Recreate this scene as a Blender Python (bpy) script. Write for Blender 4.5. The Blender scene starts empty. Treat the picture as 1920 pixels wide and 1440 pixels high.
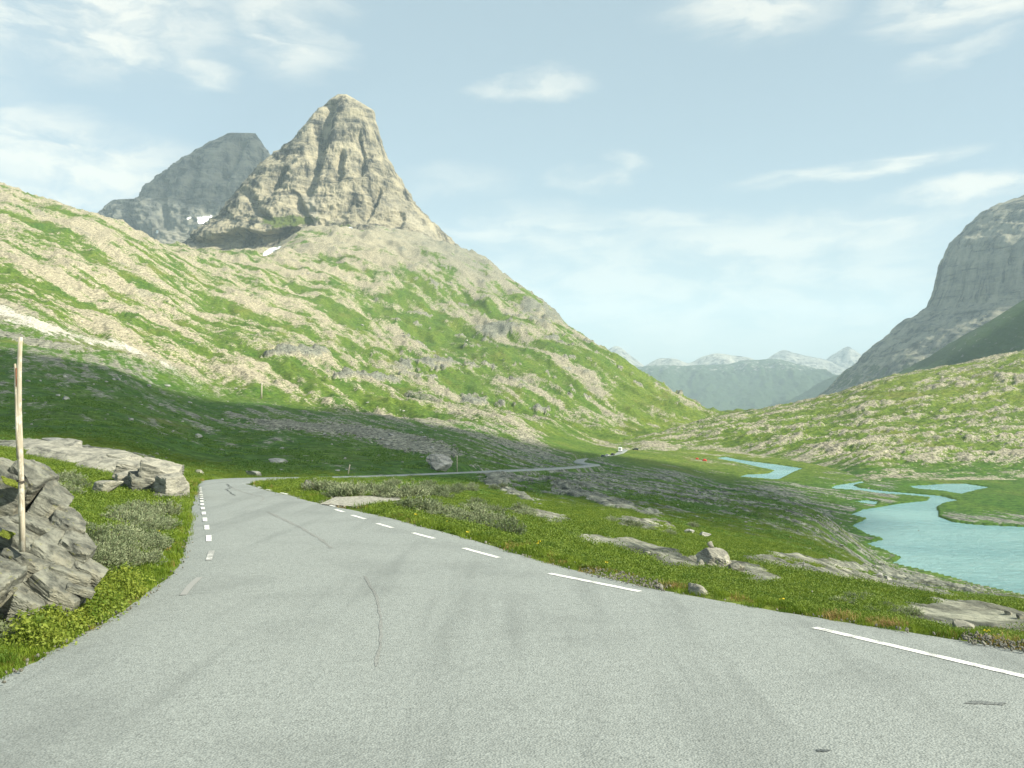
import bpy, bmesh, math, random
import numpy as np
from mathutils import Vector, Matrix, Euler

random.seed(7); RNG = np.random.default_rng(7)
SC = bpy.context.scene
COL = SC.collection
PI = math.pi

# ------------------------------------------------------------------ camera
F = 1663.0                       # focal length in pixels of a 1920 px wide picture
CX, HZ = 960.0, 720.0
cam_d = bpy.data.cameras.new('camera')
cam_d.sensor_width = 36.0; cam_d.lens = F/1920*36
cam_d.clip_start = 0.2; cam_d.clip_end = 60000
cam = bpy.data.objects.new('camera', cam_d); COL.objects.link(cam)
cam.location = (0, 0, 0); cam.rotation_euler = (PI/2, 0, 0)
SC.camera = cam

# ------------------------------------------------------------------ light
SUN_EL = math.radians(38)
SUN_AZ = math.radians(114)       # clockwise from +Y: behind the camera, to the right
SUN_V = Vector((math.cos(SUN_EL)*math.sin(SUN_AZ), math.cos(SUN_EL)*math.cos(SUN_AZ), math.sin(SUN_EL)))
sd = bpy.data.lights.new('sun', 'SUN'); sd.energy = 5.0; sd.angle = math.radians(0.5); sd.color = (1.0, 0.945, 0.77)
so = bpy.data.objects.new('sun', sd); COL.objects.link(so)
so.rotation_euler = SUN_V.to_track_quat('Z', 'Y').to_euler()
SC.view_settings.view_transform = 'Standard'
SC.view_settings.look = 'None'
SC.view_settings.exposure = 1.03
SC.view_settings.gamma = 1.0
SC.view_settings.use_curve_mapping = False
SC.render.engine = 'CYCLES'
SC.cycles.use_denoising = True
SC.cycles.max_bounces = 5
SC.cycles.diffuse_bounces = 2
SC.cycles.glossy_bounces = 2
SC.cycles.transparent_max_bounces = 8
SC.cycles.volume_bounces = 1

# ------------------------------------------------------------------ node helper
class NT:
    def __init__(s, tree):
        s.t = tree; s.n = tree.nodes; s.l = tree.links
    def node(s, typ, **kw):
        n = s.n.new(typ)
        for k, v in kw.items(): setattr(n, k, v)
        return n
    def put(s, sock, v):
        if isinstance(v, bpy.types.NodeSocket): s.l.new(v, sock)
        elif v is not None: sock.default_value = v
    def math(s, op, a, b=None, c=None, clamp=False):
        n = s.node('ShaderNodeMath', operation=op, use_clamp=clamp)
        s.put(n.inputs[0], a); s.put(n.inputs[1], b); s.put(n.inputs[2], c)
        return n.outputs[0]
    def vmath(s, op, a, b=None):
        n = s.node('ShaderNodeVectorMath', operation=op)
        s.put(n.inputs[0], a)
        if b is not None: s.put(n.inputs[3 if op == 'SCALE' else 1], b)
        return n.outputs['Value'] if op in ('LENGTH', 'DOT_PRODUCT') else n.outputs[0]
    def noise(s, vec, scale, detail=4, rough=0.55, dist=0.0, out=0):
        n = s.node('ShaderNodeTexNoise')
        s.put(n.inputs['Vector'], vec); n.inputs['Scale'].default_value = scale
        n.inputs['Detail'].default_value = detail; n.inputs['Roughness'].default_value = rough
        n.inputs['Distortion'].default_value = dist
        return n.outputs[out]
    def voro(s, vec, scale, feature='F1', out='Distance'):
        n = s.node('ShaderNodeTexVoronoi', feature=feature)
        s.put(n.inputs['Vector'], vec); n.inputs['Scale'].default_value = scale
        return n.outputs[out]
    def ramp(s, v, lo, hi, a=0.0, b=1.0, smooth=True):
        n = s.node('ShaderNodeMapRange', interpolation_type='SMOOTHSTEP' if smooth else 'LINEAR')
        s.put(n.inputs[0], v); s.put(n.inputs[1], lo); s.put(n.inputs[2], hi); s.put(n.inputs[3], a); s.put(n.inputs[4], b)
        return n.outputs[0]
    def mix(s, f, a, b, mode='MIX'):
        n = s.node('ShaderNodeMix', data_type='RGBA', blend_type=mode)
        s.put(n.inputs[0], f); s.put(n.inputs[6], col4(a)); s.put(n.inputs[7], col4(b))
        return n.outputs[2]
    def mapping(s, vec, loc=(0, 0, 0), rot=(0, 0, 0), scale=(1, 1, 1), typ='POINT'):
        n = s.node('ShaderNodeMapping', vector_type=typ)
        s.put(n.inputs[0], vec); n.inputs['Location'].default_value = loc
        n.inputs['Rotation'].default_value = rot; n.inputs['Scale'].default_value = scale
        return n.outputs[0]
    def bump(s, h, strength=0.5, dist=0.1, normal=None):
        n = s.node('ShaderNodeBump'); n.inputs['Strength'].default_value = strength
        n.inputs['Distance'].default_value = dist; s.put(n.inputs['Height'], h)
        if normal is not None: s.put(n.inputs['Normal'], normal)
        return n.outputs[0]
def col4(c):
    if isinstance(c, (tuple, list)) and len(c) == 3: return (*c, 1.0)
    return c

# ------------------------------------------------------------------ sky: Sky Texture + procedural cloud veil
world = bpy.data.worlds.new('World'); SC.world = world; world.use_nodes = True
w = NT(world.node_tree); w.n.clear()
sky = w.node('ShaderNodeTexSky', sky_type='NISHITA')
sky.sun_disc = False; sky.sun_elevation = SUN_EL; sky.sun_rotation = SUN_AZ
sky.altitude = 800; sky.air_density = 1.0; sky.dust_density = 1.6; sky.ozone_density = 1.4
gen = w.node('ShaderNodeTexCoord').outputs['Generated']
dirv = w.vmath('NORMALIZE', gen)
sx = w.node('ShaderNodeSeparateXYZ'); w.put(sx.inputs[0], dirv)
az = w.math('ARCTAN2', sx.outputs[0], sx.outputs[1])
el = w.math('ARCSINE', sx.outputs[2])
cmb = w.node('ShaderNodeCombineXYZ'); w.put(cmb.inputs[0], az); w.put(cmb.inputs[1], el)
ae = cmb.outputs[0]
stretch = w.mapping(ae, rot=(0, 0, -0.10), scale=(1.0, 3.2, 1))
wob = w.noise(stretch, 5.0, 7, 0.6, 0.4, out=1)
wob = w.vmath('SCALE', w.vmath('SUBTRACT', wob, (0.5, 0.5, 0.5)), 0.13)
wob = w.vmath('MULTIPLY', wob, (1.0, 0.45, 0.0))
aw = w.vmath('ADD', ae, wob)
def sky_dir(px, py):
    x, z = (px-CX)/F, (HZ-py)/F
    return math.atan2(x, 1), math.atan2(z, math.hypot(x, 1))
# each cloud: centre and half-size in the photograph's pixels, tilt, density
CLOUDS = [(150, 40, 330, 95, -.08, 1.0), (330, 70, 100, 42, .25, .7), (530, 60, 120, 85, .55, .75), (480, -30, 260, 60, 0, .5),
          (385, 135, 80, 34, .10, .75), (120, 285, 340, 80, .12, 1.0), (60, 250, 160, 42, .1, .5), (110, 385, 260, 62, .06, 1.0), (-300, 200, 300, 250, 0, .8),
          (985, 163, 140, 26, -.05, .7), (1400, 10, 210, 65, 0, .8), (1800, 5, 170, 62, 0, .9), (1815, 97, 120, 24, -.15, .5),
          (1160, 303, 60, 24, .1, .5), (1105, 340, 105, 27, -.03, .75), (1600, 311, 215, 26, -.10, .85), (1840, 352, 190, 38, -.10, .9),
          (1000, 430, 300, 55, 0, .7), (1250, 405, 220, 34, 0, .6), (1500, 445, 420, 60, -.03, .75), (1300, 540, 760, 150, 0, .62), (1600, 560, 330, 40, -.02, .4), (860, 350, 120, 40, 0, .3)]
dens = None
for (px, py, rx, ry, tilt, a) in CLOUDS:
    caz, cel = sky_dir(px, py)
    m = w.mapping(aw, loc=(caz, cel, 0), rot=(0, 0, -tilt), scale=(rx/F, ry/F, 1), typ='TEXTURE')
    b = w.ramp(w.vmath('LENGTH', m), 1.06, 0.30, 0, a)
    dens = b if dens is None else w.math('MAXIMUM', dens, b)
fine = w.noise(w.mapping(aw, rot=(0, 0, -0.08), scale=(1, 2.6, 1)), 11.0, 9, 0.60, 0.2)
# the sky outside the frame goes on with the same kind of scattered veils
plane = w.vmath('DIVIDE', dirv, None)
cc = w.node('ShaderNodeCombineXYZ'); up = w.math('MAXIMUM', sx.outputs[2], 0.06)
w.put(cc.inputs[0], w.math('DIVIDE', sx.outputs[0], up)); w.put(cc.inputs[1], w.math('DIVIDE', sx.outputs[1], up))
wide = w.ramp(w.noise(cc.outputs[0], 0.7, 6, 0.6, 0.3), 0.50, 0.72, 0, 0.8)
# tapers to nothing inside the view ahead, where the clouds above are the ones
ahead = w.ramp(w.math('ABSOLUTE', az), 0.55, 0.95)
over = w.ramp(el, 0.42, 0.62)
wide = w.math('MULTIPLY', wide, w.math('MAXIMUM', ahead, over))
cl = w.math('MULTIPLY', dens, w.ramp(fine, 0.34, 0.62, 0.12, 1.12))
cl = w.math('MAXIMUM', cl, wide)
veil = w.math('ADD', cl, 0.0, clamp=True)
skyc = w.mix(1.0, sky.outputs[0], (1, 1, 1), 'MULTIPLY')
thin = w.mix(0.62, skyc, (3.58, 4.58, 4.78))
cloudc = w.mix(w.math('MULTIPLY', veil, 0.92), thin, (6.45, 6.5, 5.95))
bg = w.node('ShaderNodeBackground'); bg.inputs['Strength'].default_value = 0.075
w.put(bg.inputs[0], cloudc)
wo = w.node('ShaderNodeOutputWorld'); w.l.new(bg.outputs[0], wo.inputs[0])
w.n.remove(plane.node)

# ------------------------------------------------------------------ numpy noise
_H = np.random.default_rng(3).integers(0, 2**31, 4096).astype(np.int64)
def _hash(ix, iy, iz):
    h = (ix*374761393 + iy*668265263 + iz*2147483647) & 0x7fffffff
    h = ((h ^ (h >> 13))*1274126177) & 0x7fffffff
    return h ^ (h >> 16)
_G2 = np.array([(math.cos(a), math.sin(a)) for a in np.linspace(0, 2*PI, 16, endpoint=False)], dtype=np.float32)
def perlin2(x, y, seed=0):
    x = np.asarray(x, np.float64); y = np.asarray(y, np.float64)
    ix = np.floor(x).astype(np.int64); iy = np.floor(y).astype(np.int64)
    fx = (x-ix).astype(np.float32); fy = (y-iy).astype(np.float32)
    u = fx*fx*fx*(fx*(fx*6-15)+10); v = fy*fy*fy*(fy*(fy*6-15)+10)
    def g(dx, dy):
        gr = _G2[_hash(ix+dx, iy+dy, np.int64(seed)) & 15]
        return gr[..., 0]*(fx-dx) + gr[..., 1]*(fy-dy)
    a = g(0, 0); b = g(1, 0); c = g(0, 1); d = g(1, 1)
    return (a+(b-a)*u + ((c+(d-c)*u)-(a+(b-a)*u))*v)*1.5
def fbm2(x, y, octv=4, rough=0.5, seed=0, ridged=False):
    tot = 0; amp = 1; norm = 0; f = 1.0
    for o in range(octv):
        n = perlin2(x*f+17.3*o, y*f-9.1*o, seed+o)
        if ridged: n = 1-2*np.abs(n)
        tot = tot + amp*n; norm += amp; amp *= rough; f *= 2.03
    return tot/norm
_G3 = RNG.normal(size=(64, 3)); _G3 = (_G3/np.linalg.norm(_G3, axis=1)[:, None]).astype(np.float32)
def perlin3(p, seed=0):
    ip = np.floor(p).astype(np.int64); fp = (p-ip).astype(np.float32)
    q = fp*fp*fp*(fp*(fp*6-15)+10)
    out = 0
    for dx in (0, 1):
        for dy in (0, 1):
            for dz in (0, 1):
                gr = _G3[_hash(ip[:, 0]+dx, iy := ip[:, 1]+dy, ip[:, 2]+dz+seed*131) & 63]
                d = gr[:, 0]*(fp[:, 0]-dx)+gr[:, 1]*(fp[:, 1]-dy)+gr[:, 2]*(fp[:, 2]-dz)
                wgt = (q[:, 0] if dx else 1-q[:, 0])*(q[:, 1] if dy else 1-q[:, 1])*(q[:, 2] if dz else 1-q[:, 2])
                out = out+d*wgt
    return out*1.6
def fbm3(p, octv=4, rough=0.5, seed=0, ridged=False):
    tot = 0; amp = 1; norm = 0; f = 1.0
    for o in range(octv):
        n = perlin3(p*f+11.7*o, seed+o)
        if ridged: n = 1-2*np.abs(n)
        tot = tot+amp*n; norm += amp; amp *= rough; f *= 2.03
    return tot/norm
def sstep(x, a, b):
    t = np.clip((x-a)/(b-a), 0, 1); return t*t*(3-2*t)
def pchip(xk, yk, x):
    xk = np.asarray(xk, float); yk = np.asarray(yk, float)
    h = np.diff(xk); d = np.diff(yk)/h
    m = np.zeros(len(xk)); m[0] = d[0]; m[-1] = d[-1]
    for i in range(1, len(xk)-1):
        if d[i-1]*d[i] > 0:
            w1 = 2*h[i]+h[i-1]; w2 = h[i]+2*h[i-1]
            m[i] = (w1+w2)/(w1/d[i-1]+w2/d[i])
    x = np.clip(x, xk[0], xk[-1])
    i = np.clip(np.searchsorted(xk, x)-1, 0, len(xk)-2)
    t = (x-xk[i])/h[i]
    return ((2*t**3-3*t**2+1)*yk[i]+(t**3-2*t**2+t)*h[i]*m[i]+(-2*t**3+3*t**2)*yk[i+1]+(t**3-t**2)*h[i]*m[i+1])
def poly_sdf(poly, x, y):
    """signed distance to a closed polygon in plan (negative inside), vectorised over points"""
    shp = x.shape; x = x.ravel(); y = y.ravel()
    best = np.full(x.shape, 1e18); inside = np.zeros(x.shape, bool)
    n = len(poly)
    for i in range(n):
        ax, ay = poly[i]; bx, by = poly[(i+1) % n]
        ex, ey = bx-ax, by-ay
        wx, wy = x-ax, y-ay
        t = np.clip((wx*ex+wy*ey)/(ex*ex+ey*ey+1e-12), 0, 1)
        best = np.minimum(best, (wx-ex*t)**2+(wy-ey*t)**2)
        c = (ay > y) != (by > y)
        if ey != 0: inside ^= c & (x < (bx-ax)*(y-ay)/ey+ax)
    d = np.sqrt(best); d[inside] *= -1
    return d.reshape(shp)

# ------------------------------------------------------------------ object helpers
def tag(o, label=None, cat=None, group=None, kind=None):
    if label: o['label'] = label
    if cat: o['category'] = cat
    if group: o['group'] = group
    if kind: o['kind'] = kind
    return o
def empty(name, loc, label=None, cat=None, group=None, rz=0.0):
    o = bpy.data.objects.new(name, None); COL.objects.link(o)
    o.location = loc; o.rotation_euler = (0, 0, rz); o.empty_display_size = 0.2
    return tag(o, label, cat, group)
def mesh_obj(name, verts, faces, mat, parent=None, smooth=False, link=True):
    me = bpy.data.meshes.new(name); me.from_pydata([tuple(v) for v in verts], [], faces); me.update()
    if smooth: me.polygons.foreach_set('use_smooth', [True]*len(me.polygons))
    o = bpy.data.objects.new(name, me)
    if mat is not None: me.materials.append(mat)
    if link: COL.objects.link(o)
    if parent is not None: o.parent = parent
    return o
def grid_obj(name, P, mat, wrap_u=False, smooth=True, attr=None):
    """P: (nu, nv, 3) array -> one mesh of quads"""
    nu, nv = P.shape[:2]
    idx = np.arange(nu*nv).reshape(nu, nv)
    a = idx if not wrap_u else np.concatenate([idx, idx[:1]], 0)
    q = np.stack([a[:-1, :-1], a[1:, :-1], a[1:, 1:], a[:-1, 1:]], -1).reshape(-1, 4)
    me = bpy.data.meshes.new(name)
    me.vertices.add(nu*nv); me.vertices.foreach_set('co', P.reshape(-1).astype(np.float32))
    me.loops.add(q.size); me.loops.foreach_set('vertex_index', q.ravel().astype(np.int32))
    me.polygons.add(len(q)); me.polygons.foreach_set('loop_start', (np.arange(len(q))*4).astype(np.int32))
    me.polygons.foreach_set('use_smooth', np.full(len(q), smooth))
    me.update(calc_edges=True)
    if attr is not None:
        ca = me.color_attributes.new('mask', 'FLOAT_COLOR', 'POINT')
        ca.data.foreach_set('color', attr.reshape(-1).astype(np.float32))
    o = bpy.data.objects.new(name, me); COL.objects.link(o)
    if mat: me.materials.append(mat)
    return o
def material(name):
    m = bpy.data.materials.new(name); m.use_nodes = True
    t = NT(m.node_tree); t.n.clear()
    out = t.node('ShaderNodeOutputMaterial'); p = t.node('ShaderNodeBsdfPrincipled')
    t.l.new(p.outputs[0], out.inputs[0])
    p.inputs['Specular IOR Level'].default_value = 0.2
    p.inputs['Roughness'].default_value = 0.85
    return m, t, p
def plain(name, c, rough=0.8, spec=0.2, vary=0.0, scale=8.0, metal=0.0):
    m, t, p = material(name)
    p.inputs['Roughness'].default_value = rough; p.inputs['Specular IOR Level'].default_value = spec
    p.inputs['Metallic'].default_value = metal
    if vary:
        pos = t.node('ShaderNodeNewGeometry').outputs['Position']
        n = t.noise(pos, scale, 5, 0.6)
        t.put(p.inputs['Base Color'], t.mix(t.ramp(n, 0.3, 0.7), tuple(x*(1-vary) for x in c), tuple(min(1, x*(1+vary)) for x in c)))
    else: p.inputs['Base Color'].default_value = (*c, 1)
    return m

# ------------------------------------------------------------------ materials: ground and rock
def ground_material(name, rotz, stretch=0.3, zone=False):
    """rock and turf patches: mask attribute R rock, G beige tone, B lush, A pale gravel"""
    m, t, p = material(name)
    pos = t.node('ShaderNodeNewGeometry').outputs['Position']
    at = t.node('ShaderNodeAttribute', attribute_name='mask')
    sp = t.node('ShaderNodeSeparateColor'); t.put(sp.inputs[0], at.outputs['Color'])
    R, G, B, A = sp.outputs[0], sp.outputs[1], sp.outputs[2], at.outputs['Alpha']
    st = t.mapping(pos, rot=(0, 0, rotz), scale=(1.0, stretch, 1.0))
    n1 = t.noise(st, 0.16, 12, 0.66, 0.3)          # 6 m and down to centimetres
    if zone:
        st2 = t.mapping(pos, rot=(0, 0, 1.267), scale=(1.0, stretch, 1.0))
        zf = t.node('ShaderNodeAttribute', attribute_name='zone').outputs['Fac']
        n1b = t.noise(st2, 0.16, 12, 0.66, 0.3)
        n1 = t.math('ADD', t.math('MULTIPLY', n1, t.math('SUBTRACT', 1.0, zf)), t.math('MULTIPLY', n1b, zf))
    n2 = t.noise(pos, 0.9, 9, 0.65)
    n3 = t.noise(st, 0.035, 6, 0.6)
    rk = t.math('ADD', R, t.math('MULTIPLY', t.math('SUBTRACT', n1, 0.5), 1.15))
    rk = t.math('ADD', rk, t.math('MULTIPLY', t.math('SUBTRACT', n2, 0.5), 0.55))
    speck = t.ramp(t.noise(pos, 0.55, 10, 0.80), 0.40, 0.60)
    rk = t.math('ADD', rk, t.math('MULTIPLY', t.math('SUBTRACT', speck, 0.5), 0.35))
    rmask = t.ramp(rk, 0.44, 0.58)
    # rock
    lay = t.noise(t.mapping(pos, rot=(0.12, 0.1, rotz), scale=(0.6, 0.10, 2.2)), 1.2, 10, 0.68)
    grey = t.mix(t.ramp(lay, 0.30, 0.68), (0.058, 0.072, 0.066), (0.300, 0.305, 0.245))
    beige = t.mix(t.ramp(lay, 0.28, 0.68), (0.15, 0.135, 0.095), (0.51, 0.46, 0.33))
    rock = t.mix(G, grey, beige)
    lich = t.ramp(t.noise(pos, 2.3, 8, 0.7), 0.56, 0.66, 0, 0.35)
    rock = t.mix(lich, rock, (0.13, 0.14, 0.07))
    sk = t.node('ShaderNodeCombineColor'); sv = t.math('ADD', t.math('MULTIPLY', speck, 0.62), 0.55)
    for i in range(3): t.put(sk.inputs[i], sv)
    rock = t.mix(1.0, rock, sk.outputs[0], 'MULTIPLY')
    crk = t.ramp(t.noise(t.mapping(pos, rot=(0, 0, rotz), scale=(1, 0.22, 1)), 0.55, 11, 0.72), 0.40, 0.47, 0.45, 1.0)
    cr = t.node('ShaderNodeCombineColor')
    for i in range(3): t.put(cr.inputs[i], crk)
    rock = t.mix(1.0, rock, cr.outputs[0], 'MULTIPLY')
    # turf
    g1 = t.ramp(t.noise(pos, 0.33, 10, 0.68), 0.32, 0.68)
    dark = t.mix(g1, (0.021, 0.062, 0.010), (0.074, 0.152, 0.022))
    lush = t.mix(g1, (0.066, 0.112, 0.014), (0.180, 0.218, 0.040))
    gr = t.mix(B, dark, lush)
    shr = t.ramp(t.noise(st, 0.28, 9, 0.7), 0.56, 0.66, 0, 0.55)
    gr = t.mix(shr, gr, (0.085, 0.115, 0.055))
    dry = t.ramp(n3, 0.54, 0.70, 0, 0.5)
    gr = t.mix(dry, gr, (0.150, 0.150, 0.040))
    tus = t.ramp(t.noise(pos, 0.75, 12, 0.82), 0.36, 0.62, 0.50, 1.30)
    tc = t.node('ShaderNodeCombineColor')
    for i in range(3): t.put(tc.inputs[i], tus)
    gr = t.mix(1.0, gr, tc.outputs[0], 'MULTIPLY')
    col = t.mix(rmask, gr, rock)
    pale = t.mix(t.ramp(t.noise(pos, 0.8, 10, 0.75), 0.36, 0.64), (0.22, 0.21, 0.18), (0.60, 0.57, 0.50))
    am = t.ramp(t.math('ADD', A, t.math('MULTIPLY', t.math('SUBTRACT', n2, 0.5), 1.2)), 0.42, 0.58)
    col = t.mix(am, col, pale)
    t.put(p.inputs['Base Color'], col)
    h1 = t.math('ADD', t.math('MULTIPLY', t.noise(st, 0.12, 12, 0.70), 1.0), t.math('MULTIPLY', lay, 0.35))
    h2 = t.noise(pos, 2.2, 10, 0.72)
    b1 = t.bump(h1, 0.45, 1.6)
    b2 = t.bump(h2, 0.45, 0.35, b1)
    t.put(p.inputs['Normal'], b2)
    p.inputs['Roughness'].default_value = 0.9; p.inputs['Specular IOR Level'].default_value = 0.12
    return m
def mountain_material(name, c_dark, c_light, c_green, scale=1.0, strata=(0.0, 0.0, 0.0), bump=0.8):
    """bare rock with ledges; mask R = turf amount, G = pale rock"""
    m, t, p = material(name)
    pos = t.node('ShaderNodeNewGeometry').outputs['Position']
    at = t.node('ShaderNodeAttribute', attribute_name='mask')
    sp = t.node('ShaderNodeSeparateColor'); t.put(sp.inputs[0], at.outputs['Color'])
    big = t.noise(pos, 0.010*scale, 10, 0.66, 0.4)
    lay = t.noise(t.mapping(pos, rot=strata, scale=(0.35, 0.35, 2.6)), 0.015*scale, 13, 0.74, 0.5)
    ver = t.noise(t.mapping(pos, rot=(0, 0.25, 0), scale=(1.6, 1.6, 0.22)), 0.016*scale, 10, 0.68, 0.3)
    v = t.math('ADD', t.math('MULTIPLY', lay, 0.40), t.math('MULTIPLY', ver, 0.60))
    c = t.mix(t.ramp(v, 0.40, 0.60), c_dark, c_light)
    c = t.mix(t.ramp(big, 0.50, 0.68, 0, 0.75), c, tuple(x*1.22 for x in c_light))
    crk = t.ramp(ver, 0.38, 0.46, 0.30, 1.0)
    crk2 = t.ramp(lay, 0.37, 0.43, 0.40, 1.0)
    cr = t.node('ShaderNodeCombineColor'); k = t.math('MULTIPLY', crk, crk2)
    for i in range(3): t.put(cr.inputs[i], k)
    c = t.mix(1.0, c, cr.outputs[0], 'MULTIPLY')
    c = t.mix(sp.outputs[1], c, (0.50, 0.46, 0.36))
    gm = t.ramp(t.math('ADD', sp.outputs[0], t.math('MULTIPLY', t.math('SUBTRACT', t.noise(pos, 0.03*scale, 10, 0.68), 0.5), 1.6)), 0.45, 0.60)
    gcol = t.mix(t.noise(pos, 0.05*scale, 8, 0.7), tuple(x*0.5 for x in c_green), tuple(x*1.5 for x in c_green))
    c = t.mix(gm, c, gcol)
    t.put(p.inputs['Base Color'], c)
    b = t.bump(t.math('ADD', t.math('MULTIPLY', lay, 0.6), ver), bump, 30.0/scale)
    b = t.bump(t.noise(pos, 0.06*scale, 10, 0.72), bump*0.8, 8.0/scale, b)
    t.put(p.inputs['Normal'], b)
    p.inputs['Roughness'].default_value = 0.92; p.inputs['Specular IOR Level'].default_value = 0.1
    return m

# ------------------------------------------------------------------ road profile and plan
def zr(D):
    """height of the road (camera = 0) against distance ahead"""
    return pchip([0, 20, 40, 60, 95, 150, 200, 330, 480, 620, 760], [-2.5, -3.5, -4.54, -6.4, -9.9, -15.0, -19.5, -30.4, -41.0, -47.7, -48.3], np.asarray(D, float))
_DD = np.linspace(2, 45, 2000); _RR = HZ-F*zr(_DD)/_DD
def road_D(py): return float(np.interp(-py, -_RR, _DD))
def road_pt(px, py, dz=0.0):
    D = road_D(py); return ((px-CX)/F*D, D, float(zr(D))+dz)
LEFT_PX = [(0, 1266), (90, 1218), (180, 1168), (262, 1115), (318, 1075), (342, 1040), (352, 1000), (358, 965), (366, 930), (372, 908)]
RIGHT_PX = [(1920, 1213), (1780, 1190), (1600, 1162), (1340, 1119), (1200, 1092), (1100, 1069), (1000, 1043), (900, 1012), (800, 986), (730, 968), (670, 955), (630, 948), (585, 938), (546, 927), (503, 918), (479, 910), (463, 905)]
_l = [(-5.0, 1.0), (-5.05, 5.0)]+[road_pt(*q)[:2] for q in LEFT_PX]
_r = [(11.0, 1.0), (8.5, 5.5)]+[road_pt(*q)[:2] for q in RIGHT_PX]
_l = [q for i, q in enumerate(_l) if i == 0 or q[1] > _l[i-1][1]+0.05]
CLINE = [(-15.2, 52), (-17.6, 63), (-18.0, 76), (-17.2, 90), (-14.6, 112), (-10.3, 145), (-6.5, 172), (-2.5, 200), (8, 250), (27.0, 330), (33.5, 365), (32.5, 420), (37, 480), (54, 540), (76, 620), (92, 700), (98, 760)]
W2 = 2.7
_l += [(x-W2, y) for x, y in CLINE]; _r += [(x+W2, y) for x, y in CLINE]
lx = np.array(_l); rx_ = np.array(_r)
def road_l(D): return pchip(lx[:, 1], lx[:, 0], np.asarray(D, float))
def road_r(D): return pchip(rx_[:, 1], rx_[:, 0], np.asarray(D, float))

# ------------------------------------------------------------------ water outlines (photograph pixels -> lake level)
LAKE_Z = -50.0
def on_level(px, py, z=LAKE_Z):
    D = -z*F/(py-HZ); return ((px-CX)/F*D, D)
LAKE = [(2500, 1240), (2150, 1168), (1920, 1117), (1830, 1097), (1774, 1081), (1717, 1067), (1672, 1057), (1689, 1046), (1655, 1031), (1622, 1020), (1658, 1011), (1627, 1003),
        (1596, 986), (1624, 973), (1594, 965), (1619, 955), (1647, 951), (1689, 944), (1737, 939), (1744, 933), (1700, 929), (1650, 926), (1610, 920), (1560, 917), (1562, 911),
        (1600, 905), (1636, 899), (1634, 903), (1600, 910), (1612, 915), (1660, 921), (1720, 926), (1765, 930), (1799, 939), (1770, 944), (1757, 951), (1762, 969), (1788, 979), (1830, 984), (1920, 988), (2200, 1000), (2500, 1010)]
POND = [(1703, 911), (1740, 909.5), (1774, 907), (1810, 907), (1858, 914), (1830, 920), (1802, 927), (1768, 921), (1717, 917)]
TARN = [(1599, 940), (1625, 938), (1647, 941), (1641, 948), (1618, 944)]
STREAM = [(1342, 859), (1361, 856.5), (1380, 861), (1416, 866), (1464, 872), (1506, 878.5), (1487, 886), (1474, 893), (1459, 900), (1420, 897), (1386, 894), (1400, 890), (1440, 888), (1452, 882), (1420, 876), (1390, 869), (1362, 863)]
WATERS = [[on_level(*q) for q in P] for P in (LAKE, POND, TARN, STREAM)]

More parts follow.
